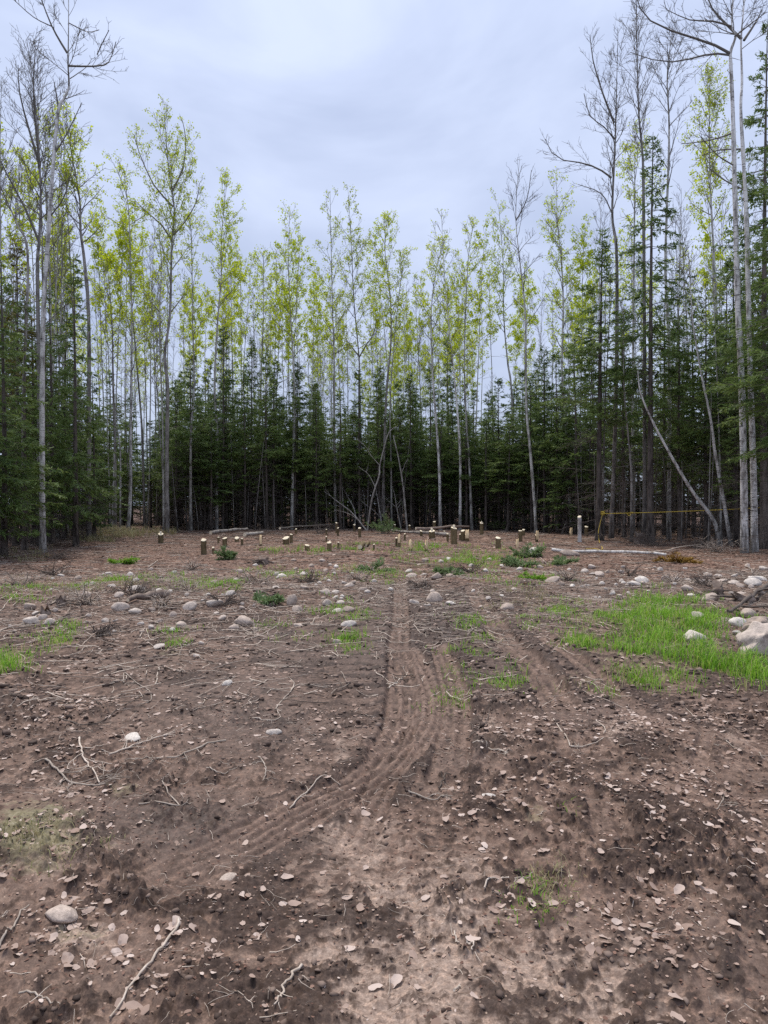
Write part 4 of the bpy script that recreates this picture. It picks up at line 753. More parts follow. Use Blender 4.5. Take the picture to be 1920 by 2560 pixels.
STN_R = [(1749, 1552, 36, .6), (1782, 1520, 44, .5), (1857, 1574, 44, .6), (1878, 1548, 36, .75), (1891, 1479, 40, .6), (1720, 1493, 28, .6), (1589, 1473, 31, .45), (1500, 1442, 24, .65), (1481, 1439, 15, .6), (1521, 1436, 14, .7), (1610, 1460, 34, .55), (1807, 1461, 29, .4), (1837, 1468, 25, .45), (1901, 1459, 42, .4), (1853, 1480, 23, .5), (1666, 1456, 20, .9), (1774, 1444, 20, .6), (1481, 1422, 18, .9), (1384, 1462, 36, .4),
         (1405, 1468, 16, .7), (1555, 1455, 13, .7), (1840, 1443, 18, .6), (1795, 1442, 16, .6), (1733, 1452, 10, .7), (1462, 1432, 20, .6), (1351, 1420, 16, .6), (1820, 1560, 22, .6), (1904, 1505, 30, .5), (1912, 1432, 20, .7), (1845, 1590, 24, .6), (1730, 1505, 18, .6), (1862, 1500, 28, .5)]
k = 0
def sized(w): return 'large' if w >= 34 else 'medium' if w >= 22 else 'small'
for lst, where in ((STN_L, 'in the slash heap on the left'), (STN_C, 'in the middle band beside the wheel ruts'), (STN_R, 'along the right bank above the grass')):
    for i, (px, py, w, hr) in enumerate(sorted(lst)):
        stone(px, py, w, hr, f'{sized(w)} rounded stone {where}, {ORD[i]} from the left there', k); k += 1
rc = R(7777)
for i in range(150):
    zn = i % 3; px = rc.uniform(20, 640) if zn == 0 else rc.uniform(1420, 1915) if zn == 1 else rc.uniform(640, 1300); py = rc.uniform(1425, 1600) if zn == 0 else rc.uniform(1420, 1500) if zn == 1 else rc.uniform(1400, 1530)
    stone(px, py, rc.uniform(7, 15), rc.uniform(.5, .9), 'small cobble among the ' + ('slash and stones on the left' if zn == 0 else 'stones of the right bank' if zn == 1 else 'debris of the middle band'), 300 + i, ('cobbles on the left', 'cobbles of the right bank', 'cobbles of the middle band')[zn], 'cobble')
stone(727, 1524, 26, 1.45, 'upright oblong pale stone standing beside a rounder one in the middle', 200)
stone(871, 1572, 36, .5, 'flat white stone in the green tuft left of the wheel ruts', 201)
stone(1086, 1500, 40, .72, 'muddy round stone half buried in the dug soil right of the rut', 202)
stone(1269, 1526, 34, .7, 'mossy greenish stone right of the right-hand rut', 203)
stone(1338, 1392, 27, .95, 'upright grey stone beside the cut green boughs', 204)
stone(1430, 1390, 46, .38, 'long pale stone lying on the white birch pole', 205)
stone(1743, 1608, 50, .75, 'pale peaked stone alone in the bright green grass', 206)
stone(1908, 1640, 105, .95, 'big pale boulder at the edge of the grass on the right', 207, name='boulder', group=None)
stone(1902, 1592, 64, .8, 'white boulder leaning behind the big one at the right', 208, name='boulder', group=None)
stone(327, 1856, 44, .35, 'flat whitish stone beside the forked twigs on the mud', 209)
stone(683, 1845, 36, .4, 'flat tan stone alone on the dark mud left of the ruts', 210)
stone(142, 2318, 78, .38, 'broad pale stone bedded in mossy soil near the camera', 211)
stone(567, 2195, 40, .35, 'white flat chip of stone on the mud near the camera', 212)
stone(1225, 2010, 34, .3, 'pale flat stone pressed into soil right of the ruts', 213)

# ------------------------------------------------------------------ logs, poles, fallen branches
def ground_path(pp, lift=0.0, n=14):
    xs, ys = hit([p[0] for p in pp], [p[1] for p in pp]); a = spline(np.stack([xs, ys, np.zeros(len(pp))], 1), n)
    a[:, 2] = height(a[:, 0], a[:, 1]) + lift; return a
def branch_object(name, path, r0, r1, mat, label, cat, group=None, shoots=0, seed=0, end=None, lift_shoot=0.15, sides=6):
    """one fallen stem: main stem mesh with its own side shoots as parts"""
    rng = R(seed); base = path[0].copy(); p = path - base; K = len(p); mb = MB(); mb.tubes(p[None], (np.linspace(r0, r1, K) * (1 + 0.07 * rng.normal(size=K)))[None], sides, cap=True)
    if shoots:
        n = shoots; s = rng.uniform(0.15, 0.98, n); q, tq = along(p[None], np.zeros(n, int), s); tot = np.linalg.norm(p[-1] - p[0])
        sd = np.where(rng.uniform(size=n) < 0.5, -1., 1.)[:, None]; hor = nrm(np.cross(tq, np.array([0, 0, 1.0]))); d = nrm(tq * 0.7 + hor * sd * 0.7 + np.array([0, 0, 1.0]) * rng.uniform(0, lift_shoot, (n, 1)))
        Ln = tot * rng.uniform(0.15, 0.45, n) * (1.15 - s * 0.6); c = curve_batch(q, d, Ln, 6, -0.02, 0.16, rng)
        gz = height(c[:, :, 0] + base[0], c[:, :, 1] + base[1]) - base[2] + r1; c[:, :, 2] = np.maximum(c[:, :, 2], gz)
        rs = np.interp(s, np.linspace(0, 1, K), np.linspace(r0, r1, K)) * 0.6; mb.tubes(c, taper(rs, np.full(n, max(r1 * 0.5, 0.0015)), 6), 4)
        m = n * 2; ix = np.repeat(np.arange(n), 2); q2, t2 = along(c, ix, rng.uniform(.3, .9, m)); d2 = nrm(t2 * .7 + nrm(np.cross(t2, np.array([0, 0, 1.])) * rng.choice([-1., 1.], (m, 1))) * .6)
        c2 = curve_batch(q2, d2, Ln[ix] * rng.uniform(.2, .5, m), 5, -0.02, 0.18, rng); gz = height(c2[:, :, 0] + base[0], c2[:, :, 1] + base[1]) - base[2] + 0.003; c2[:, :, 2] = np.maximum(c2[:, :, 2], gz)
        mb.tubes(c2, taper(rs[ix] * .6, np.full(m, .0014), 5), 3)
    if end is None:
        o = link(name, mb.mesh(name, M[mat], True), loc=base)
    else:
        o = link(name, None, loc=base); link('bark', mb.mesh('bark', M[mat], True), o)
        for e_, kk in ((0, 1), (-1, -2)):
            f = MB(); c = p[e_] + nrm(p[e_] - p[kk]) * 0.006; ax = nrm(p[e_] - p[kk]); a = nrm(np.cross(ax, [0, 0, 1.])); b = np.cross(a, ax); rr = (r0 if e_ == 0 else r1) * 0.93
            an = np.arange(10) / 10 * 2 * np.pi; ring = c + (a[None] * np.cos(an)[:, None] + b[None] * np.sin(an)[:, None]) * rr
            f.add(np.vstack([ring, c[None] + ax * 0.004]), tris=[(i, (i + 1) % 10, 10) for i in range(10)] + [((i + 1) % 10, i, 10) for i in range(0)]); link('cut_face', f.mesh('cut_face', M['cut_wood']), o)
    return tag(o, label, cat, group)
def m_at(py): return float(hit(960, py)[1]) / FPX          # metres per photograph pixel at a ground row
branch_object('birch_log', ground_path([(1380, 1380), (1480, 1384), (1580, 1388), (1666, 1392)], 0.07), 0.055, 0.045, 'birch_log', 'long straight white birch pole lying on brown leaves by the rope', 'log', end=1, seed=1)
branch_object('fallen_log', ground_path([(320, 1524), (350, 1519), (390, 1513), (420, 1511)], 0.07), 0.035, 0.085, 'log_bark', 'short bark-covered log with a pale torn end in the left slash', 'log', end=1, seed=2)
branch_object('fallen_log', ground_path([(968, 1330), (1005, 1335), (1045, 1338), (1122, 1342)], 0.12), 0.05, 0.09, 'pale_pole', 'pale fallen pole curving down along the foot of the fir line', 'log', end=1, seed=3)
branch_object('fallen_log', ground_path([(1040, 1339), (1100, 1336), (1172, 1331)], 0.30), 0.07, 0.05, 'log_bark', 'dark fallen pole crossing the pale one along the fir line', 'log', end=1, seed=4)
branch_object('fallen_log', ground_path([(527, 1348), (570, 1344), (618, 1338)], 0.28), 0.09, 0.06, 'pale_pole', 'grey fallen log at the fir line behind the left stumps, upper one', 'log', end=1, seed=5)
branch_object('fallen_log', ground_path([(612, 1346), (640, 1343), (656, 1341)], 0.16), 0.09, 0.075, 'pale_pole', 'short grey fallen log at the fir line, lower one', 'log', end=1, seed=6)
branch_object('fallen_log', ground_path([(700, 1340), (760, 1334), (831, 1328)], 0.35), 0.06, 0.035, 'grey_bark', 'thin grey pole lying at the foot of the firs left of centre', 'log', end=1, seed=7)
branch_object('fallen_log', ground_path([(900, 1374), (903, 1372), (908, 1368)], 0.10), 0.085, 0.08, 'stump_bark', 'short cut log showing a round pale end near the middle', 'log', end=1, seed=8)
branch_object('fallen_log', ground_path([(914, 1368), (917, 1367), (922, 1364)], 0.06), 0.055, 0.05, 'stump_bark', 'smaller cut log end right of the round pale one', 'log', end=1, seed=9)
branch_object('fallen_branch', ground_path([(1623, 1392), (1690, 1380), (1750, 1368), (1812, 1356)], 0.10), 0.022, 0.012, 'stick', 'long thin stick slanting up from the birch pole end', 'branch', seed=10, shoots=2)
branch_object('root_branch', ground_path([(1820, 1552), (1845, 1540), (1870, 1526), (1895, 1508), (1925, 1490)], 0.10), 0.022, 0.035, 'dark_stick', 'dark crooked branch rising among stones at the right', 'branch', seed=11, shoots=3)
# leaning dead poles at the fir line
def leaning(way, d, r0, r1, label, mat='pale_pole', shoots=4, seed=0, dy=0.6):
    pts = np.array([P(px, py, d + dy * k) for k, (px, py) in enumerate(way)]); pts[0, 2] = hz(pts[0, 0], pts[0, 1]) - 0.03
    branch_object('leaning_pole', spline(pts, 14), r0, r1, mat, label, 'pole', 'dead poles leaning at the fir line', shoots, seed, None, 0.5, 6)
leaning([(918, 1318), (930, 1245), (948, 1190), (949, 1166), (960, 1120), (972, 1081), (991, 1066)], 38.6, 0.055, 0.018, 'crooked pale dead pole leaning right in the centre', seed=31, shoots=2, dy=0.25)
leaning([(1018, 1318), (1008, 1220), (997, 1150), (983, 1089)], 39.0, 0.055, 0.03, 'pale pole leaning left against the central firs', seed=32, shoots=1)
leaning([(918, 1318), (880, 1282), (845, 1255), (810, 1228)], 38.4, 0.045, 0.015, 'low pale pole slanting down to the right at the fir line', seed=33)
leaning([(887, 1318), (887, 1278), (868, 1240), (848, 1201)], 39.6, 0.04, 0.02, 'grey pole tilted left behind the low slanting one', seed=34, mat='grey_bark')
leaning([(956, 1318), (948, 1270), (942, 1235), (935, 1190)], 39.3, 0.035, 0.012, 'thin bent pole left of the green sapling', seed=35, mat='grey_bark')
leaning([(1003, 1318), (992, 1270), (985, 1230), (972, 1195)], 39.9, 0.035, 0.012, 'thin bent pole right of the green sapling', seed=36, mat='pale_pole')
leaning([(1404, 1338), (1420, 1290), (1440, 1250), (1465, 1215)], 35.0, 0.035, 0.008, 'grey dead pole leaning right beside the tall peeling stub', seed=37, mat='stick', shoots=6)
leaning([(1262, 1330), (1275, 1300), (1290, 1275)], 38.0, 0.03, 0.012, 'short dark pole leaning right behind the mossy stump', seed=38, mat='dark_stick', shoots=1)
leaning([(1460, 1130), (1430, 1095), (1400, 1020)][::-1] and [(1470, 1330), (1455, 1110), (1425, 1060), (1400, 1015)], 37.0, 0.04, 0.01, 'broken grey top slanting across the firs right of centre', seed=39, mat='stick', shoots=3)

# sticks on the mud, drawn from the photograph: pixels, radius (mm), shoots, label
STK = [([(443, 2308), (405, 2370), (355, 2450), (284, 2560)], 8.5, 0, 'stick', 'straight pale stick on the mud at the very front'),
       ([(-15, 2395), (25, 2345), (69, 2282)], 7, 0, 'stick', 'pale stick end at the front left corner'),
       ([(48, 2508), (95, 2520), (130, 2540), (158, 2562)], 5, 0, 'stick', 'thin arched grey twig in the front left corner'),
       ([(752, 2425), (720, 2480), (689, 2558)], 7, 0, 'stick', 'short pale stick at the front left of centre'),
       ([(200, 1858), (203, 1895), (230, 1930), (252, 1968)], 9, 4, 'stick', 'pale forked twig standing out left on the mud'),
       ([(116, 1908), (145, 1935), (174, 1955), (220, 1968), (266, 1976)], 8.5, 5, 'stick', 'pale twig with curled shoots left of the forked one'),
       ([(564, 1864), (520, 1868), (470, 1890), (428, 1906), (370, 1902), (324, 1902)], 9, 4, 'stick', 'long pale curved branch on the left mud'),
       ([(270, 1895), (330, 1870), (380, 1850), (430, 1842)], 8, 5, 'stick', 'brown tangled twig above the long curved branch'),
       ([(143, 1803), (200, 1818), (250, 1808), (300, 1775), (370, 1735)], 7, 3, 'dark_stick', 'dark curved branch lying above the forked twig'),
       ([(390, 1718), (395, 1690), (405, 1680), (460, 1690)], 8, 4, 'stick', 'white crooked twig on the left mud slope'),
       ([(310, 1715), (312, 1690), (340, 1715), (370, 1730), (378, 1755), (350, 1772)], 6.5, 2, 'stick', 'pale looping twig below the white crooked one'),
       ([(645, 1905), (662, 1930), (660, 1950), (650, 1963)], 6, 2, 'stick', 'small bent pale twig left of the ruts'),
       ([(515, 1935), (560, 1945), (600, 1935)], 5, 0, 'stick', 'short thin tan twig on the smooth mud'),
       ([(723, 2015), (765, 1985), (808, 1950), (850, 1955)], 6, 1, 'stick', 'thin twig lying across the smooth mud before the ruts'),
       ([(345, 2020), (390, 2015), (445, 2020), (415, 1985), (395, 1965)], 6, 2, 'stick', 'curled pale twig on the front left mud'),
       ([(690, 1775), (720, 1742), (750, 1715), (820, 1725)], 6.5, 3, 'stick', 'twig crossing the left tread marks'),
       ([(630, 1800), (670, 1805), (700, 1800), (690, 1778)], 6, 2, 'stick', 'small looping twig on the mud left of the ruts'),
       ([(-10, 1585), (30, 1573), (75, 1558), (140, 1520)], 14, 3, 'stick', 'long white branch reaching in over the left stones'),
       ([(0, 1540), (30, 1520), (60, 1498)], 10, 2, 'stick', 'grey stick leaning at the left edge'),
       ([(235, 1670), (290, 1662), (330, 1655)], 7, 3, 'stick', 'pale thin branch at the left below the stones'),
       ([(0, 1780), (35, 1775), (90, 1760), (140, 1765)], 7, 5, 'stick', 'branching pale twig at the left edge'),
       ([(350, 1598), (362, 1575), (370, 1600), (395, 1612)], 8, 2, 'stick', 'pale twig hooked round the left stones'),
       ([(610, 1605), (650, 1590), (690, 1568), (700, 1550)], 8, 4, 'stick', 'pale branched twig below the upright stone'),
       ([(638, 1495), (670, 1504), (712, 1514)], 22, 1, 'dark_stick', 'dark stick pointing at the upright oblong stone'),
       ([(855, 1490), (890, 1512), (922, 1516)], 14, 1, 'dark_stick', 'dark stick beside the tuft left of the ruts'),
       ([(900, 1520), (935, 1495), (948, 1480)], 12, 3, 'stick', 'bleached forked twig by the top of the ruts'),
       ([(972, 1720), (1000, 1700), (1020, 1678)], 8, 1, 'stick', 'short pale stick lying across the centre rut'),
       ([(1182, 1885), (1220, 1895), (1262, 1905), (1268, 1915)], 8, 6, 'stick', 'pale branching twig right of the centre ruts'),
       ([(1165, 1860), (1200, 1840), (1228, 1780)], 6, 4, 'dark_stick', 'fine brown twig spray right of the centre ruts'),
       ([(1385, 1810), (1420, 1875), (1430, 1890), (1480, 1878), (1510, 1862)], 7, 2, 'stick', 'pale bent twig between the right ruts'),
       ([(1455, 1702), (1490, 1720), (1520, 1745)], 8, 1, 'stick', 'straight pale stick below the right rut'),
       ([(1488, 1812), (1512, 1835), (1515, 1852)], 6, 0, 'stick', 'small curved twig below the straight pale stick'),
       ([(1100, 1985), (1115, 1968), (1140, 1955)], 7, 2, 'dark_stick', 'brown twig at the foot of the centre right rut'),
       ([(1020, 1992), (1080, 2005), (1130, 2000)], 7, 3, 'stick', 'low pale twig at the end of the ruts'),
       ([(1208, 2235), (1235, 2210), (1275, 2205)], 6, 1, 'stick', 'curved pale twig on the dry soil near the front'),
       ([(1290, 2215), (1315, 2208), (1330, 2195)], 6, 0, 'stick', 'short twig right of the curved one near the front'),
       ([(1132, 2330), (1140, 2355), (1148, 2372)], 5, 0, 'stick', 'tiny pale stick on the front dry soil'),
       ([(1165, 2360), (1178, 2380), (1184, 2395)], 6, 0, 'stick', 'little pale stick beside the tiny one on front dry soil'),
       ([(1136, 2500), (1140, 2485), (1148, 2475)], 6, 0, 'stick', 'stubby pale twig at the front centre'),
       ([(1660, 1628), (1690, 1620), (1760, 1618), (1815, 1607)], 7, 2, 'stick', 'thin pale stick lying over the bright grass'),
       ([(1322, 1426), (1360, 1430), (1392, 1440)], 16, 1, 'stick', 'pale stick by the stones right of the green boughs'),
       ([(1348, 1398), (1362, 1405), (1373, 1415)], 15, 0, 'stick', 'short white stick leaning on the upright grey stone'),
       ([(1862, 1418), (1875, 1426), (1885, 1438)], 24, 0, 'stick', 'short pale stub of wood above the right stones'),
       ([(640, 1436), (690, 1432), (740, 1428)], 20, 1, 'stick', 'pale pole lying behind the middle stones'),
       ([(135, 1431), (160, 1424), (183, 1420)], 18, 0, 'stick', 'tan stick on the leaf litter at the left'),
       ([(370, 1420), (385, 1410), (397, 1398)], 18, 0, 'stick', 'tan stick tilted on the left leaf litter'),
       ([(960, 1412), (975, 1425), (982, 1434)], 12, 0, 'stick', 'thin pale stick at the top of the centre rut'),
       ([(905, 1436), (935, 1425), (958, 1420)], 13, 3, 'stick', 'grey branch by the green boughs at the rut top'),
       ([(1790, 2030), (1800, 2010), (1812, 1985)], 4, 1, 'stick', 'fine twig on the soil at the right'),
       ([(1895, 1890), (1902, 1905), (1925, 1898)], 6, 1, 'stick', 'pale curled twig at the right edge'),
       ([(1815, 1865), (1840, 1880), (1860, 1885)], 5, 0, 'stick', 'thin hooked twig on pale soil at the right')]
for i, (pp, r, sh, mt, lab) in enumerate(STK):
    r *= 0.78; sh = int(sh * 1.6 + 0.5)
    pth = ground_path(pp, r / 1000 * 0.8, 16); rg = R(1500 + i); pth[:, :2] += np.cumsum(rg.normal(0, r / 1000 * 0.6, (16, 2)), 0) + rg.normal(0, r / 1000 * 0.5, (16, 2)); pth[:, 2] = height(pth[:, 0], pth[:, 1]) + r / 1000 * 0.9
    pth[:, 2] = 0.5 * pth[:, 2] + 0.5 * np.convolve(np.pad(pth[:, 2], 2, 'edge'), np.ones(5) / 5, 'valid') + 0.004
    branch_object('fallen_branch', pth, r / 1000, r / 1000 * 0.55, mt, lab, 'branch', 'branches lying on the mud', sh, 1600 + i)
# rotting root plate bits
def torn_stump(px, py, h, w, label, seed):
    rng = R(seed); x, d = hit(px, py); x, d = float(x), float(d); e = link('root_stump', None, loc=(x, d, hz(x, d))); tag(e, label, 'stump')
    mb = MB(); n = 10; K = 6; ang = np.arange(n) / n * 6.283; v = []
    for k_ in range(K):
        t = k_ / (K - 1); rr = w * (1.25 - 0.45 * t ** 0.6) * (1 + 0.22 * rng.normal(size=n)); z = -0.05 + h * t * (1 + (rng.uniform(-.5, .3, n) if k_ == K - 1 else 0)); v.append(np.stack([np.cos(ang) * rr + 0.1 * t * w, np.sin(ang) * rr, np.broadcast_to(z, n)], 1))
    v = np.stack(v); idx = np.arange(K * n).reshape(K, n); nx = np.roll(idx, -1, 1); mb.add(v, quads=np.stack([idx[:-1], nx[:-1], nx[1:], idx[1:]], -1).reshape(-1, 4)); mb.add(v[-1], tris=[(0, i, i + 1) for i in range(1, n - 1)])
    link('trunk', mb.mesh('trunk', M['log_bark'], False), e)
    for k_ in range(5):
        a = rng.uniform(0, 6.28); p = np.array([[0, 0, h * .3]]); d_ = np.array([[math.cos(a), math.sin(a), 0.15]]); c = curve_batch(p, d_, np.array([w * rng.uniform(2, 3.6)]), 7, -0.09, 0.14, rng); r_ = MB(); r_.tubes(c, taper(np.array([w * .22]), np.array([w * .05]), 7), 5); link('root', r_.mesh('root', M['dark_stick'], True), e)
torn_stump(1793, 1492, 0.26, 0.10, 'weathered pale root stump with torn top among the right stones', 61)
torn_stump(152, 1530, 0.20, 0.07, 'weathered grey upright wood chunk in the left slash', 62)
torn_stump(112, 1545, 0.17, 0.07, 'leaning grey wood chunk left of the upright one', 63)
torn_stump(658, 1408, 0.22, 0.16, 'rotten torn stump with orange crumbling wood left of the middle', 64)
torn_stump(1855, 1520, 0.18, 0.16, 'dark root mass with pale broken roots among the right stones', 65)
torn_stump(1600, 1358, 0.40, 0.22, 'old grey rotten stump at the foot of the pointed spruce', 66)

# ------------------------------------------------------------------ yellow rope
d_r = 29.45; A = P(1507, 1284, d_r); B = P(1990, 1264, 24.4)
def rope_tube(name, pts, r, par, sides=6):
    mb = MB(); p = np.array(pts); mb.tubes(p[None], np.full((1, len(p)), r), sides); return link(name, mb.mesh(name, M['rope'], True), par)
rp_ = link('yellow_rope', None, loc=(0, 0, 0)); tag(rp_, 'yellow rope stretched tight from the slim pole out past the right edge', 'rope')
tt = np.linspace(0, 1, 24)[:, None]; ln_ = A * (1 - tt) + B * tt; ln_[:, 2] -= 0.10 * 4 * (tt * (1 - tt))[:, 0] * 0.4; rope_tube('line', ln_, 0.013, rp_)
th = np.linspace(0, 4 * np.pi, 40); rope_tube('knot', np.stack([A[0] + 0.075 * np.cos(th), A[1] + 0.075 * np.sin(th), A[2] - 0.05 + 0.012 * th], 1), 0.018, rp_)
q0 = ln_[4]; th = np.linspace(0, 5 * np.pi, 40); rope_tube('knot', np.stack([q0[0] + 0.10 * (th / 15.7 - 0.5), q0[1] + 0.03 * np.cos(th), q0[2] + 0.03 * np.sin(th)], 1), 0.016, rp_)
rope_tube('loose_end', spline([q0, q0 + [-0.05, 0, -0.08], q0 + [-0.11, 0.02, -0.10], q0 + [-0.16, 0, -0.02]], 12), 0.013, rp_)
gx, gy = hit(1506, 1374); gz_ = hz(float(gx), float(gy))
rope_tube('tail', spline([A + [-0.03, -0.08, 0], P(1500, 1310, d_r - .2), P(1496, 1332, d_r - .4), P(1499, 1356, d_r - .8), [float(gx), float(gy), gz_ + 0.03], [float(gx) - 0.25, float(gy) + 0.2, gz_ + 0.04], [float(gx) - 0.6, float(gy) - 0.1, gz_ + 0.05]], 30), 0.015, rp_)

# ------------------------------------------------------------------ cut boughs, bushes, moss clump
def bough(px, py, size, label, seed, mat='bough_needle', n=9, up=0.35, name='fir_bough', cat='bough'):
    rng = R(seed); x, d = hit(px, py); x, d = float(x), float(d); e = link(name, None, loc=(x, d, hz(x, d))); tag(e, label, cat)
    a = rng.uniform(0, 6.28, n); dr = np.stack([np.cos(a), np.sin(a) * 0.6, rng.uniform(up * 0.3, up * 1.6, n)], 1); Ln = size * rng.uniform(0.5, 1.0, n)
    c = curve_batch(np.zeros((n, 3)) + rng.normal(0, size * .1, (n, 3)) * [1, 1, 0], dr, Ln, 6, -0.05, 0.08, rng); st = MB(); st.tubes(c, taper(np.full(n, 0.012), np.full(n, .004), 6), 4); link('stem', st.mesh('stem', M['dark_stick']), e)
    m = n * 26; ix = np.repeat(np.arange(n), 26); s = rng.uniform(0.1, 1, m); p, t = along(c, ix, s); hor = nrm(np.cross(t, [0, 0, 1.]) + rng.normal(0, .3, (m, 3))); d2 = nrm(t * .7 + hor * rng.choice([-1., 1.], (m, 1)) * .7); L2 = 0.4 * Ln[ix] * (1.1 - s) + .04
    b2 = curve_batch(p, d2, L2, 3, -.03, .06, rng); cr = MB(); w = nrm(np.cross(d2, [0, 0, 1.])); cr.diamonds(p, d2, w, L2, np.full(m, .03)); k3 = m * 5; i3 = np.repeat(np.arange(m), 5); p3, t3 = along(b2, i3, rng.uniform(.1, 1, k3)); d3 = nrm(t3 * .7 + nrm(rng.normal(size=(k3, 3))) * .7); cr.diamonds(p3, d3, nrm(np.cross(d3, rng.normal(size=(k3, 3)))), rng.uniform(.05, .10, k3), rng.uniform(.015, .03, k3)); link('needles', cr.mesh('needles', M[mat]), e)
bough(573, 1402, 0.42, 'small bushy green fir top beside the left stumps', 81, up=0.9)
bough(1318, 1396, 0.75, 'heap of cut green fir boughs before the orange split stump', 82, n=14, up=0.5)
bough(1300, 1418, 0.6, 'flattened cut fir boughs in front of the heap', 83, n=10)
bough(1400, 1412, 0.5, 'cut fir bough beside the white birch pole', 84, n=8)
bough(935, 1428, 0.6, 'green cut fir bough at the head of the centre rut', 85, n=8)
bough(965, 1335, 1.1, 'leafy green sapling top at the foot of the leaning poles', 86, n=12, up=0.9, mat='bough_needle')
bough(1340, 1450, 0.4, 'small yellow-green fir sprig on the right bank', 87, n=8, mat='grass')
bough(1115, 1445, 0.5, 'green fir sprig right of the rut head', 88, n=8)
bough(1250, 1325, 0.9, 'dull green slash pile by the ragged stub', 89, n=10, up=.7, mat='fir_needle')
bough(1700, 1406, 0.62, 'orange brown fern-like dead bough at the end of the birch pole', 90, n=12, up=0.25, mat='orange_moss', name='dead_bough')
bough(660, 1520, 0.35, 'green fir sprig beside the left stones', 91, n=6)
bough(300, 1410, 0.4, 'small green herb clump on the left leaf litter', 92, n=8, up=.5, mat='grass', name='herb_clump', cat='plant')
def brush(px, py, size, label, seed, mat='dead_twig', n=16):
    rng = R(seed); x, d = hit(px, py); x, d = float(x), float(d); e = link('dead_brush', None, loc=(x, d, hz(x, d))); tag(e, label, 'brush')
    a = rng.uniform(0, 6.28, n); dr = np.stack([np.cos(a), np.sin(a), rng.uniform(.2, 1.2, n)], 1); Ln = size * rng.uniform(.5, 1, n); c = curve_batch(rng.normal(0, size * .12, (n, 3)) * [1, 1, 0], dr, Ln, 6, -.08, .14, rng); st = MB(); st.tubes(c, taper(np.full(n, .010), np.full(n, .003), 6), 4); link('stem', st.mesh('stem', M['dark_stick']), e)
    m = n * 9; ix = np.repeat(np.arange(n), 9); p, t = along(c, ix, rng.uniform(.15, 1, m)); d2 = nrm(t * .6 + nrm(rng.normal(size=(m, 3))) * .7); b2 = curve_batch(p, d2, size * rng.uniform(.1, .4, m), 4, -.05, .12, rng); tw = MB(); tw.tubes(b2, taper(np.full(m, .005), np.full(m, .002), 4), 3); o = link('twigs', tw.mesh('twigs', M[mat]), e); o['kind'] = 'stuff'
brush(1745, 1372, 0.9, 'tangled dead brush between the birch pole and the aspen pair', 93, n=22)
brush(1790, 1380, 0.8, 'low twiggy bush at the feet of the leaning birches', 94, n=20, mat='stick')
brush(1640, 1365, 1.2, 'grey dead spruce boughs drooping round the rotten stump', 95, n=22)
brush(1445, 1335, 1.3, 'arching dead boughs left of the rope pole', 96, n=20)
brush(140, 1395, 0.9, 'dark brush heap beneath the left firs', 97, n=18)
brush(800, 1335, 1.1, 'dead brush at the foot of the firs left of the central aspen', 98, n=18)
brush(660, 1337, 1.0, 'dead brush by the fallen grey logs', 99, n=18)
brush(470, 1490, 0.45, 'tangle of roots and twigs in the left slash heap', 100, n=18, mat='stick')
brush(215, 1525, 0.5, 'tangle of grey twigs among the far left stones', 101, n=18, mat='stick')
brush(1060, 1470, 0.4, 'tangle of roots in the dug bank between the ruts', 102, n=14)

for k_, (px, py, sz_) in enumerate([(60, 1480, .5), (330, 1505, .5), (400, 1530, .4), (560, 1530, .4), (640, 1470, .5), (780, 1460, .5), (900, 1450, .45), (1180, 1440, .5), (1420, 1455, .5), (1570, 1440, .5), (1690, 1465, .45), (1760, 1480, .4), (1880, 1450, .5), (250, 1590, .3), (480, 1430, .6), (130, 1440, .6)]):
    brush(px, py, sz_, f'low tangle of broken twigs and roots, {ORD[k_]} of those in the slash band', 110 + k_, mat=('stick', 'dead_twig')[k_ % 2], n=14)
# ------------------------------------------------------------------ leaf litter, crumbs, twigs, grass (countless: stuff) and the nearest leaves one by one
def leaf_shape(seed, fine=False):
    """a dry rounded leaf, cupped and rippled; fine adds an inner ring"""
    rng = R(seed); n = 12 if fine else 8; a = np.linspace(0, 2 * np.pi, n, endpoint=False); r = 0.5 * (1 + 0.13 * np.cos(2 * a) + 0.07 * np.cos(a) + rng.normal(0, 0.07, n)); x = np.cos(a) * r; y = np.sin(a) * r * rng.uniform(0.7, 0.95)
    c1, c2 = rng.choice([-1, 1]) * rng.uniform(0.05, 0.45), rng.uniform(-0.5, 0.5); ax = rng.uniform(0, 3.14); fold = rng.uniform(0, 0.25); rip = rng.normal(0, 0.04, n)
    def zf(x, y):
        u = x * np.cos(ax) + y * np.sin(ax); w = -x * np.sin(ax) + y * np.cos(ax); return c1 * u * u + c2 * 0.6 * u * w + fold * np.abs(w)
    v = np.stack([x, y, zf(x, y) + rip], 1); f = []
    if fine:
        k = 0.55; v2 = np.stack([x * k, y * k, zf(x * k, y * k) + rng.normal(0, .02, n)], 1); v = np.vstack([v, v2, [[0, 0, 0.0]]])
        for i in range(n): j = (i + 1) % n; f += [(i, j, n + j), (i, n + j, n + i), (n + i, n + j, 2 * n)]
    else:
        v = np.vstack([v, [[0, 0, 0.0]]]); f = [(i, (i + 1) % n, n) for i in range(n)]
    v[:, 2] -= v[:, 2].min(); return v, np.array(f)
LEAF = [leaf_shape(1700 + i) for i in range(12)]; LEAF_FINE = [leaf_shape(1700 + i, True) for i in range(12)]
def map_scatter(rng, n, yr, power=1.0, margin=1.16):
    """ground points spread evenly over the visible ground between two distances"""
    y = np.sqrt(rng.uniform(yr[0] ** 2, yr[1] ** 2, n)); x = rng.uniform(-1, 1, n) * 0.519 * margin * y; return x, y
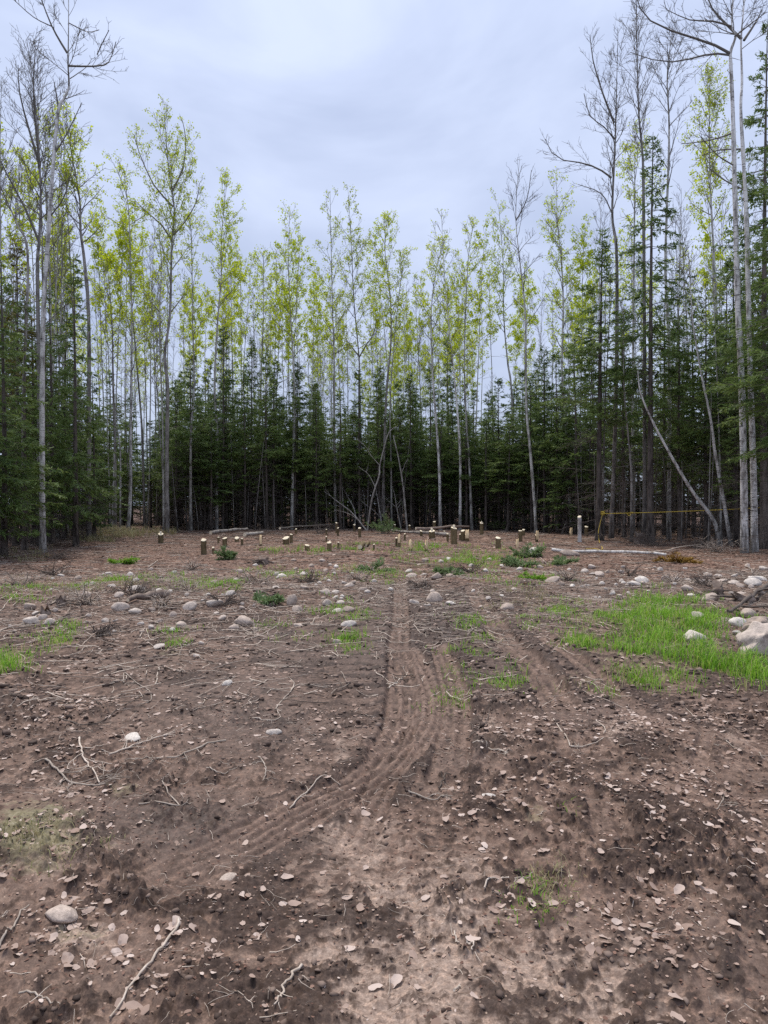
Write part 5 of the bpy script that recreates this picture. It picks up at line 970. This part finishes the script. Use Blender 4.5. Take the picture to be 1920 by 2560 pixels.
LEAFY = [(1650, 2000, 260, 170, 1.0), (1500, 1880, 120, 70, .9), (1780, 1860, 160, 80, 1.4), (1350, 2150, 200, 150, .9), (160, 2150, 220, 160, .9), (300, 2350, 260, 180, .8), (560, 1680, 120, 60, 1.0), (330, 1700, 380, 120, .7), (1250, 1850, 150, 70, .9), (620, 2450, 250, 120, 1.0), (1700, 2250, 250, 200, .6), (1300, 1400, 900, 60, .8), (300, 1560, 400, 60, 1.0), (1600, 1720, 260, 60, 1.2), (1450, 1560, 120, 60, 1.0)]
def leaf_density(x, y):
    px, py = tomap(x, y); _, pr = track_fields(x, y)
    return (0.10 + blobs(px, py, LEAFY)) * (1 - 0.8 * pr) * (0.12 + 1.9 * sstep(-0.15, 0.5, perlin(x * 1.4, y * 1.4, 31) + 0.6 * perlin(x * 4.5, y * 4.5, 32)))
def bake_leaves(name, x, y, size, seed, mat, label, flat=False, LEAF=LEAF):
    rng = R(seed); mb = MB(); z = height(x, y); vi = rng.integers(0, len(LEAF), len(x)); yaw = rng.uniform(0, 6.28, len(x)); tl = rng.normal(0, 0.16, (len(x), 2))
    for k_ in range(len(LEAF)):
        s = np.where(vi == k_)[0]
        if not len(s): continue
        v, f = LEAF[k_]; c, sn = np.cos(yaw[s])[:, None], np.sin(yaw[s])[:, None]; sz = size[s][:, None]
        lx, ly = v[None, :, 0] * sz, v[None, :, 1] * sz; lz = v[None, :, 2] * sz * (0.8 if not flat else 0.5)
        X_ = lx * c - ly * sn; Y_ = lx * sn + ly * c; Z_ = lz + tl[s, :1] * X_ + tl[s, 1:] * Y_
        V = np.stack([x[s][:, None] + X_, y[s][:, None] + Y_, z[s][:, None] + Z_ + 0.0025], -1); F = f[None] + (np.arange(len(s)) * len(v))[:, None, None]
        mb.add(V.reshape(-1, 3), tris=F.reshape(-1, 3))
    return tag(link(name, mb.mesh(name, M[mat], True)), label, None, None, 'stuff')
rng = R(1800)
x, y = map_scatter(rng, 15000, (1.9, 6.5)); k = rng.uniform(size=len(x)) < 0.06 + leaf_density(x, y); x, y = x[k], y[k]; sz = 0.008 + 0.046 * rng.uniform(size=len(x)) ** 2.8
px, py = tomap(x, y); big = sz / y; order = np.argsort(-big * ((px > 5) & (px < 1915) & (py < 2550))); ind = order[:230]; rest = order[230:]
LM = []
for v, f in LEAF_FINE:
    mb = MB(); mb.add(v, tris=f); LM.append(mb.mesh('leaf', M['dead_leaf'], True))
zs = height(x[ind], y[ind])
for j, i in enumerate(ind):
    o = link('fallen_leaf', LM[j % 12], loc=(x[i], y[i], zs[j] + 0.003), rot=(rng.normal(0, .25), rng.normal(0, .25), rng.uniform(0, 6.28)), scale=(sz[i], sz[i], sz[i]))
    side = 'on the dark mud to the left' if px[i] < 640 else 'on the dry soil in the middle' if px[i] < 1280 else 'on the crumbly soil to the right'
    tag(o, 'pale curled dead leaf ' + side + ' near the camera', 'leaf', 'dead leaves ' + side)
bake_leaves('leaf_litter', x[rest], y[rest], sz[rest], 1801, 'dead_leaf', 'pale dead leaves scattered over the mud', LEAF=LEAF_FINE)
x, y = map_scatter(rng, 52000, (5.5, 17)); k = rng.uniform(size=len(x)) < (0.10 + leaf_density(x, y) * 0.9); x, y = x[k], y[k]
bake_leaves('leaf_litter', x, y, 0.010 + 0.045 * rng.uniform(size=len(x)) ** 2.6, 1802, 'dead_leaf', 'pale dead leaves strewn across the middle ground')
x, y = map_scatter(rng, 15000, (14, 46), margin=1.3); px, py = tomap(x, y); k = rng.uniform(size=len(x)) < (0.35 + 0.65 * sstep(1480, 1430, py)); x, y = x[k], y[k]
bake_leaves('leaf_litter', x, y, rng.uniform(0.05, 0.12, len(x)), 1803, 'copper_leaf', 'copper brown leaf litter carpeting the forest edge')
# crumbs of leaf and bark close by
x, y = map_scatter(rng, 11000, (1.9, 6.0)); k = rng.uniform(size=len(x)) < 0.40 + 0.8 * leaf_density(x, y); x, y = x[k], y[k]
bake_leaves('litter_crumbs', x, y, rng.uniform(0.006, 0.018, len(x)), 1804, 'copper_leaf', 'tiny crumbs of leaf and bark on the soil')
# soil clods
def clods(n0, yr, s0, s1, seed, label):
    rng = R(seed); mb = MB(); import bmesh
    bm = bmesh.new(); bmesh.ops.create_icosphere(bm, subdivisions=1, radius=1.0); v0 = np.array([q.co[:] for q in bm.verts]); f0 = np.array([[q.index for q in f.verts] for f in bm.faces]); bm.free()
    x, y = map_scatter(rng, n0, yr); px, py = tomap(x, y); sm = np.clip(blobs(px, py, SMOOTH), 0, 1); _, pr, rim, _g = track_fields(x, y, True); ch = churn_shade_field(x, y, pr, rim)
    k = rng.uniform(size=len(x)) < (1 - 0.6 * sm) * (1 - 0.85 * pr) * (0.12 + 0.9 * ch + 0.5 * rim) * sstep(1440, 1490, py); x, y = x[k], y[k]; n = len(x); s = s0 + s1 * rng.uniform(size=n) ** 2.5
    V = v0[None] * s[:, None, None] * rng.uniform(0.45, 1.5, (n, len(v0), 1)) * (np.array([1.0, 1.0, 0.6]) * rng.uniform(0.7, 1.3, (n, 1, 3))); V = V + np.stack([x, y, height(x, y) + s * 0.1], 1)[:, None]
    mb.add(V.reshape(-1, 3), tris=(f0[None] + (np.arange(n) * len(v0))[:, None, None]).reshape(-1, 3)); tag(link('soil_clods', mb.mesh('soil_clods', M['clod'])), label, kind='stuff')
clods(9000, (1.9, 6.0), 0.003, 0.014, 1850, 'loose crumbs and clods of brown soil near the camera')
clods(22000, (5.0, 15.0), 0.008, 0.026, 1851, 'clods of thrown-up mud around the wheel ruts')
# small twig debris
def twig_debris():
    rng = R(1860)
    for nm, n, yr, ln, r, lab in (('twig_debris', 3200, (1.9, 6), (0.015, 0.13), (0.0007, 0.0022), 'fine broken twigs strewn on the mud'), ('twig_debris', 9000, (6, 18), (0.06, 0.6), (0.002, 0.0065), 'broken twigs strewn over the slash band'), ('twig_debris', 3600, (18, 44), (0.2, 1.1), (0.004, 0.012), 'twigs and sticks littering the forest edge')):
        x, y = map_scatter(rng, n, yr, margin=1.2); px, py = tomap(x, y); k = rng.uniform(size=n) < np.clip(0.30 + 0.25 * (px < 700) + 0.9 * sstep(1660, 1520, py) - 0.6 * blobs(px, py, [(1650, 1620, 230, 110, 1)]), 0, 1); x, y = x[k], y[k]; n = len(x)
        a = rng.uniform(0, 6.28, n); c = curve_batch(np.stack([x, y, np.zeros(n)], 1), np.stack([np.cos(a), np.sin(a), np.zeros(n)], 1), rng.uniform(*ln, n), 5, 0.0, 0.22, rng); c[:, :, 2] = height(c[:, :, 0], c[:, :, 1]); c[:, :, 2] = c[:, :, 2].mean(1, keepdims=True) * 0.4 + c[:, :, 2] * 0.6 + rng.uniform(0.002, 0.02, (n, 1)) + np.linspace(0, 1, 5)[None] * rng.normal(0, .012, (n, 1))
        rr = rng.uniform(*r, n); mb = MB(); mb.tubes(c[: n * 2 // 3], taper(rr, rr * .6, 5)[: n * 2 // 3], 3, m=0); mb.tubes(c[n * 2 // 3:], taper(rr, rr * .6, 5)[n * 2 // 3:], 3, m=1); tag(link(nm, mb.mesh(nm, [M['stick'], M['dark_stick']])), lab, kind='stuff')
twig_debris()
def grass(name, lst, seed, mat, label, hgt):
    """blades in tufts; patches given in photograph pixels: x, y, rx, ry, number of blades, height factor"""
    rng = R(seed); P_, H_ = [], []
    for (cx, cy_, rx, ry, n, hf) in lst:
        nt_ = max(n // 11, 1); tx = cx + rx * rng.normal(0, .5, nt_); ty = cy_ + ry * rng.normal(0, .5, nt_); ti = rng.integers(0, nt_, n); X0, Y0 = hit(tx, np.maximum(ty, 1330)); sp = np.minimum(0.05 + 0.004 * Y0, 0.12)
        gate = perlin(X0 * 1.3, Y0 * 1.3, 51) + 0.9 * perlin(X0 * 3.4, Y0 * 3.4, 52) > 0.0; th_ = rng.uniform(0.35, 1.45, nt_) * np.where(gate, 1.0, 0.0); P_.append(np.stack([X0[ti] + rng.normal(0, 1, n) * sp[ti], Y0[ti] + rng.normal(0, 1, n) * sp[ti]], 1)); H_.append(hgt * hf * th_[ti] * rng.uniform(.45, 1.15, n))
    p = np.concatenate(P_); h = np.concatenate(H_); k_ = h > 0.004; p, h = p[k_], h[k_]; n = len(p); z = height(p[:, 0], p[:, 1]) - 0.004; a = rng.uniform(0, 6.28, n); w = 0.0028 + 0.0009 * p[:, 1] * 0.55; bend = h * rng.uniform(.15, 1.3, n)
    b = np.column_stack([p, z]); sd_ = np.stack([np.cos(a), np.sin(a), np.zeros(n)], 1); fw = np.stack([-np.sin(a), np.cos(a), np.zeros(n)], 1); up = np.array([0, 0, 1.])
    m_ = b + fw * (bend * .3)[:, None] + up * (h * .6)[:, None]; tp = b + fw * bend[:, None] + up * (h * rng.uniform(.6, .98, n))[:, None]; W = w[:, None]
    V = np.stack([b - sd_ * W * .5, b + sd_ * W * .5, m_ + sd_ * W * .4, m_ - sd_ * W * .4, tp], 1).reshape(-1, 3); i = np.arange(n)[:, None] * 5; mb = MB(); mb.add(V, quads=i + np.array([[0, 1, 2, 3]]), tris=i + np.array([[3, 2, 4]])); return tag(link(name, mb.mesh(name, M[mat])), label, kind='stuff')
grass('grass', [(1690, 1590, 140, 60, 6500, 1.0), (1630, 1530, 90, 35, 2600, .9), (1790, 1640, 110, 50, 3600, 1.1), (1590, 1640, 70, 40, 1300, .8), (1760, 1535, 90, 30, 1800, .9), (1870, 1690, 60, 50, 1500, 1), (1480, 1600, 70, 40, 900, .7), (1540, 1540, 60, 25, 900, .7), (1640, 1700, 130, 40, 1500, .7), (1900, 1590, 30, 40, 700, 1.0)], 1901, 'grass', 'bright green grass patch before the boulders on the right', 0.16)
grass('grass', [(870, 1600, 40, 40, 900, .7), (850, 1535, 50, 30, 500, .6), (890, 1560, 40, 25, 400, .7), (10, 1670, 45, 50, 900, .9), (160, 1590, 70, 28, 600, .65), (90, 1615, 50, 25, 300, .6), (290, 1462, 70, 12, 600, .8), (190, 1475, 70, 16, 450, .7), (520, 1470, 110, 18, 1000, .7), (600, 1490, 60, 14, 400, .6), (40, 1512, 60, 25, 450, .7), (90, 1500, 50, 20, 350, .7), (420, 1580, 40, 14, 350, .6), (445, 1612, 20, 10, 200, .6), (700, 1570, 60, 20, 300, .5), (385, 1452, 60, 10, 500, .8), (730, 1440, 120, 20, 900, .7), (60, 1930, 35, 22, 160, .5)], 1902, 'grass', 'grass tufts between stones and slash on the left', 0.15)
grass('grass', [(1180, 1560, 50, 40, 700, .6), (1200, 1585, 40, 20, 500, .7), (1150, 1640, 60, 30, 450, .5), (1265, 1700, 40, 40, 400, .5), (1120, 1740, 40, 40, 220, .45), (1410, 1530, 60, 30, 800, .6), (1450, 1620, 50, 30, 700, .6), (1330, 1560, 60, 30, 400, .5), (1100, 1375, 200, 20, 1800, 1.1), (1150, 1400, 160, 14, 1500, 1), (840, 1370, 120, 14, 1000, 1), (700, 1375, 90, 14, 700, 1), (1240, 1410, 120, 18, 1200, 1), (950, 1440, 90, 18, 800, .8), (1290, 1450, 140, 25, 900, .7), (1370, 2060, 80, 40, 140, .35), (1340, 2270, 50, 50, 120, .3), (1170, 1690, 40, 30, 250, .5)], 1903, 'grass', 'thin grass sprouting in the churned soil around the ruts', 0.14)
grass('dry_grass', [(280, 1338, 110, 8, 2600, 2.4), (330, 1333, 90, 6, 1600, 2.6), (230, 1352, 60, 8, 800, 1.8), (60, 1390, 120, 14, 700, 1.5), (1500, 1600, 120, 60, 500, .7), (1620, 1690, 160, 40, 900, .6), (1300, 1500, 140, 30, 500, .6), (300, 1480, 260, 30, 1200, .8), (1380, 2230, 40, 60, 160, .35), (90, 2120, 130, 60, 300, .3), (1100, 1420, 240, 24, 1200, .8)], 1904, 'dry_grass', 'straw-coloured dry grass in the gap and between slash', 0.16)
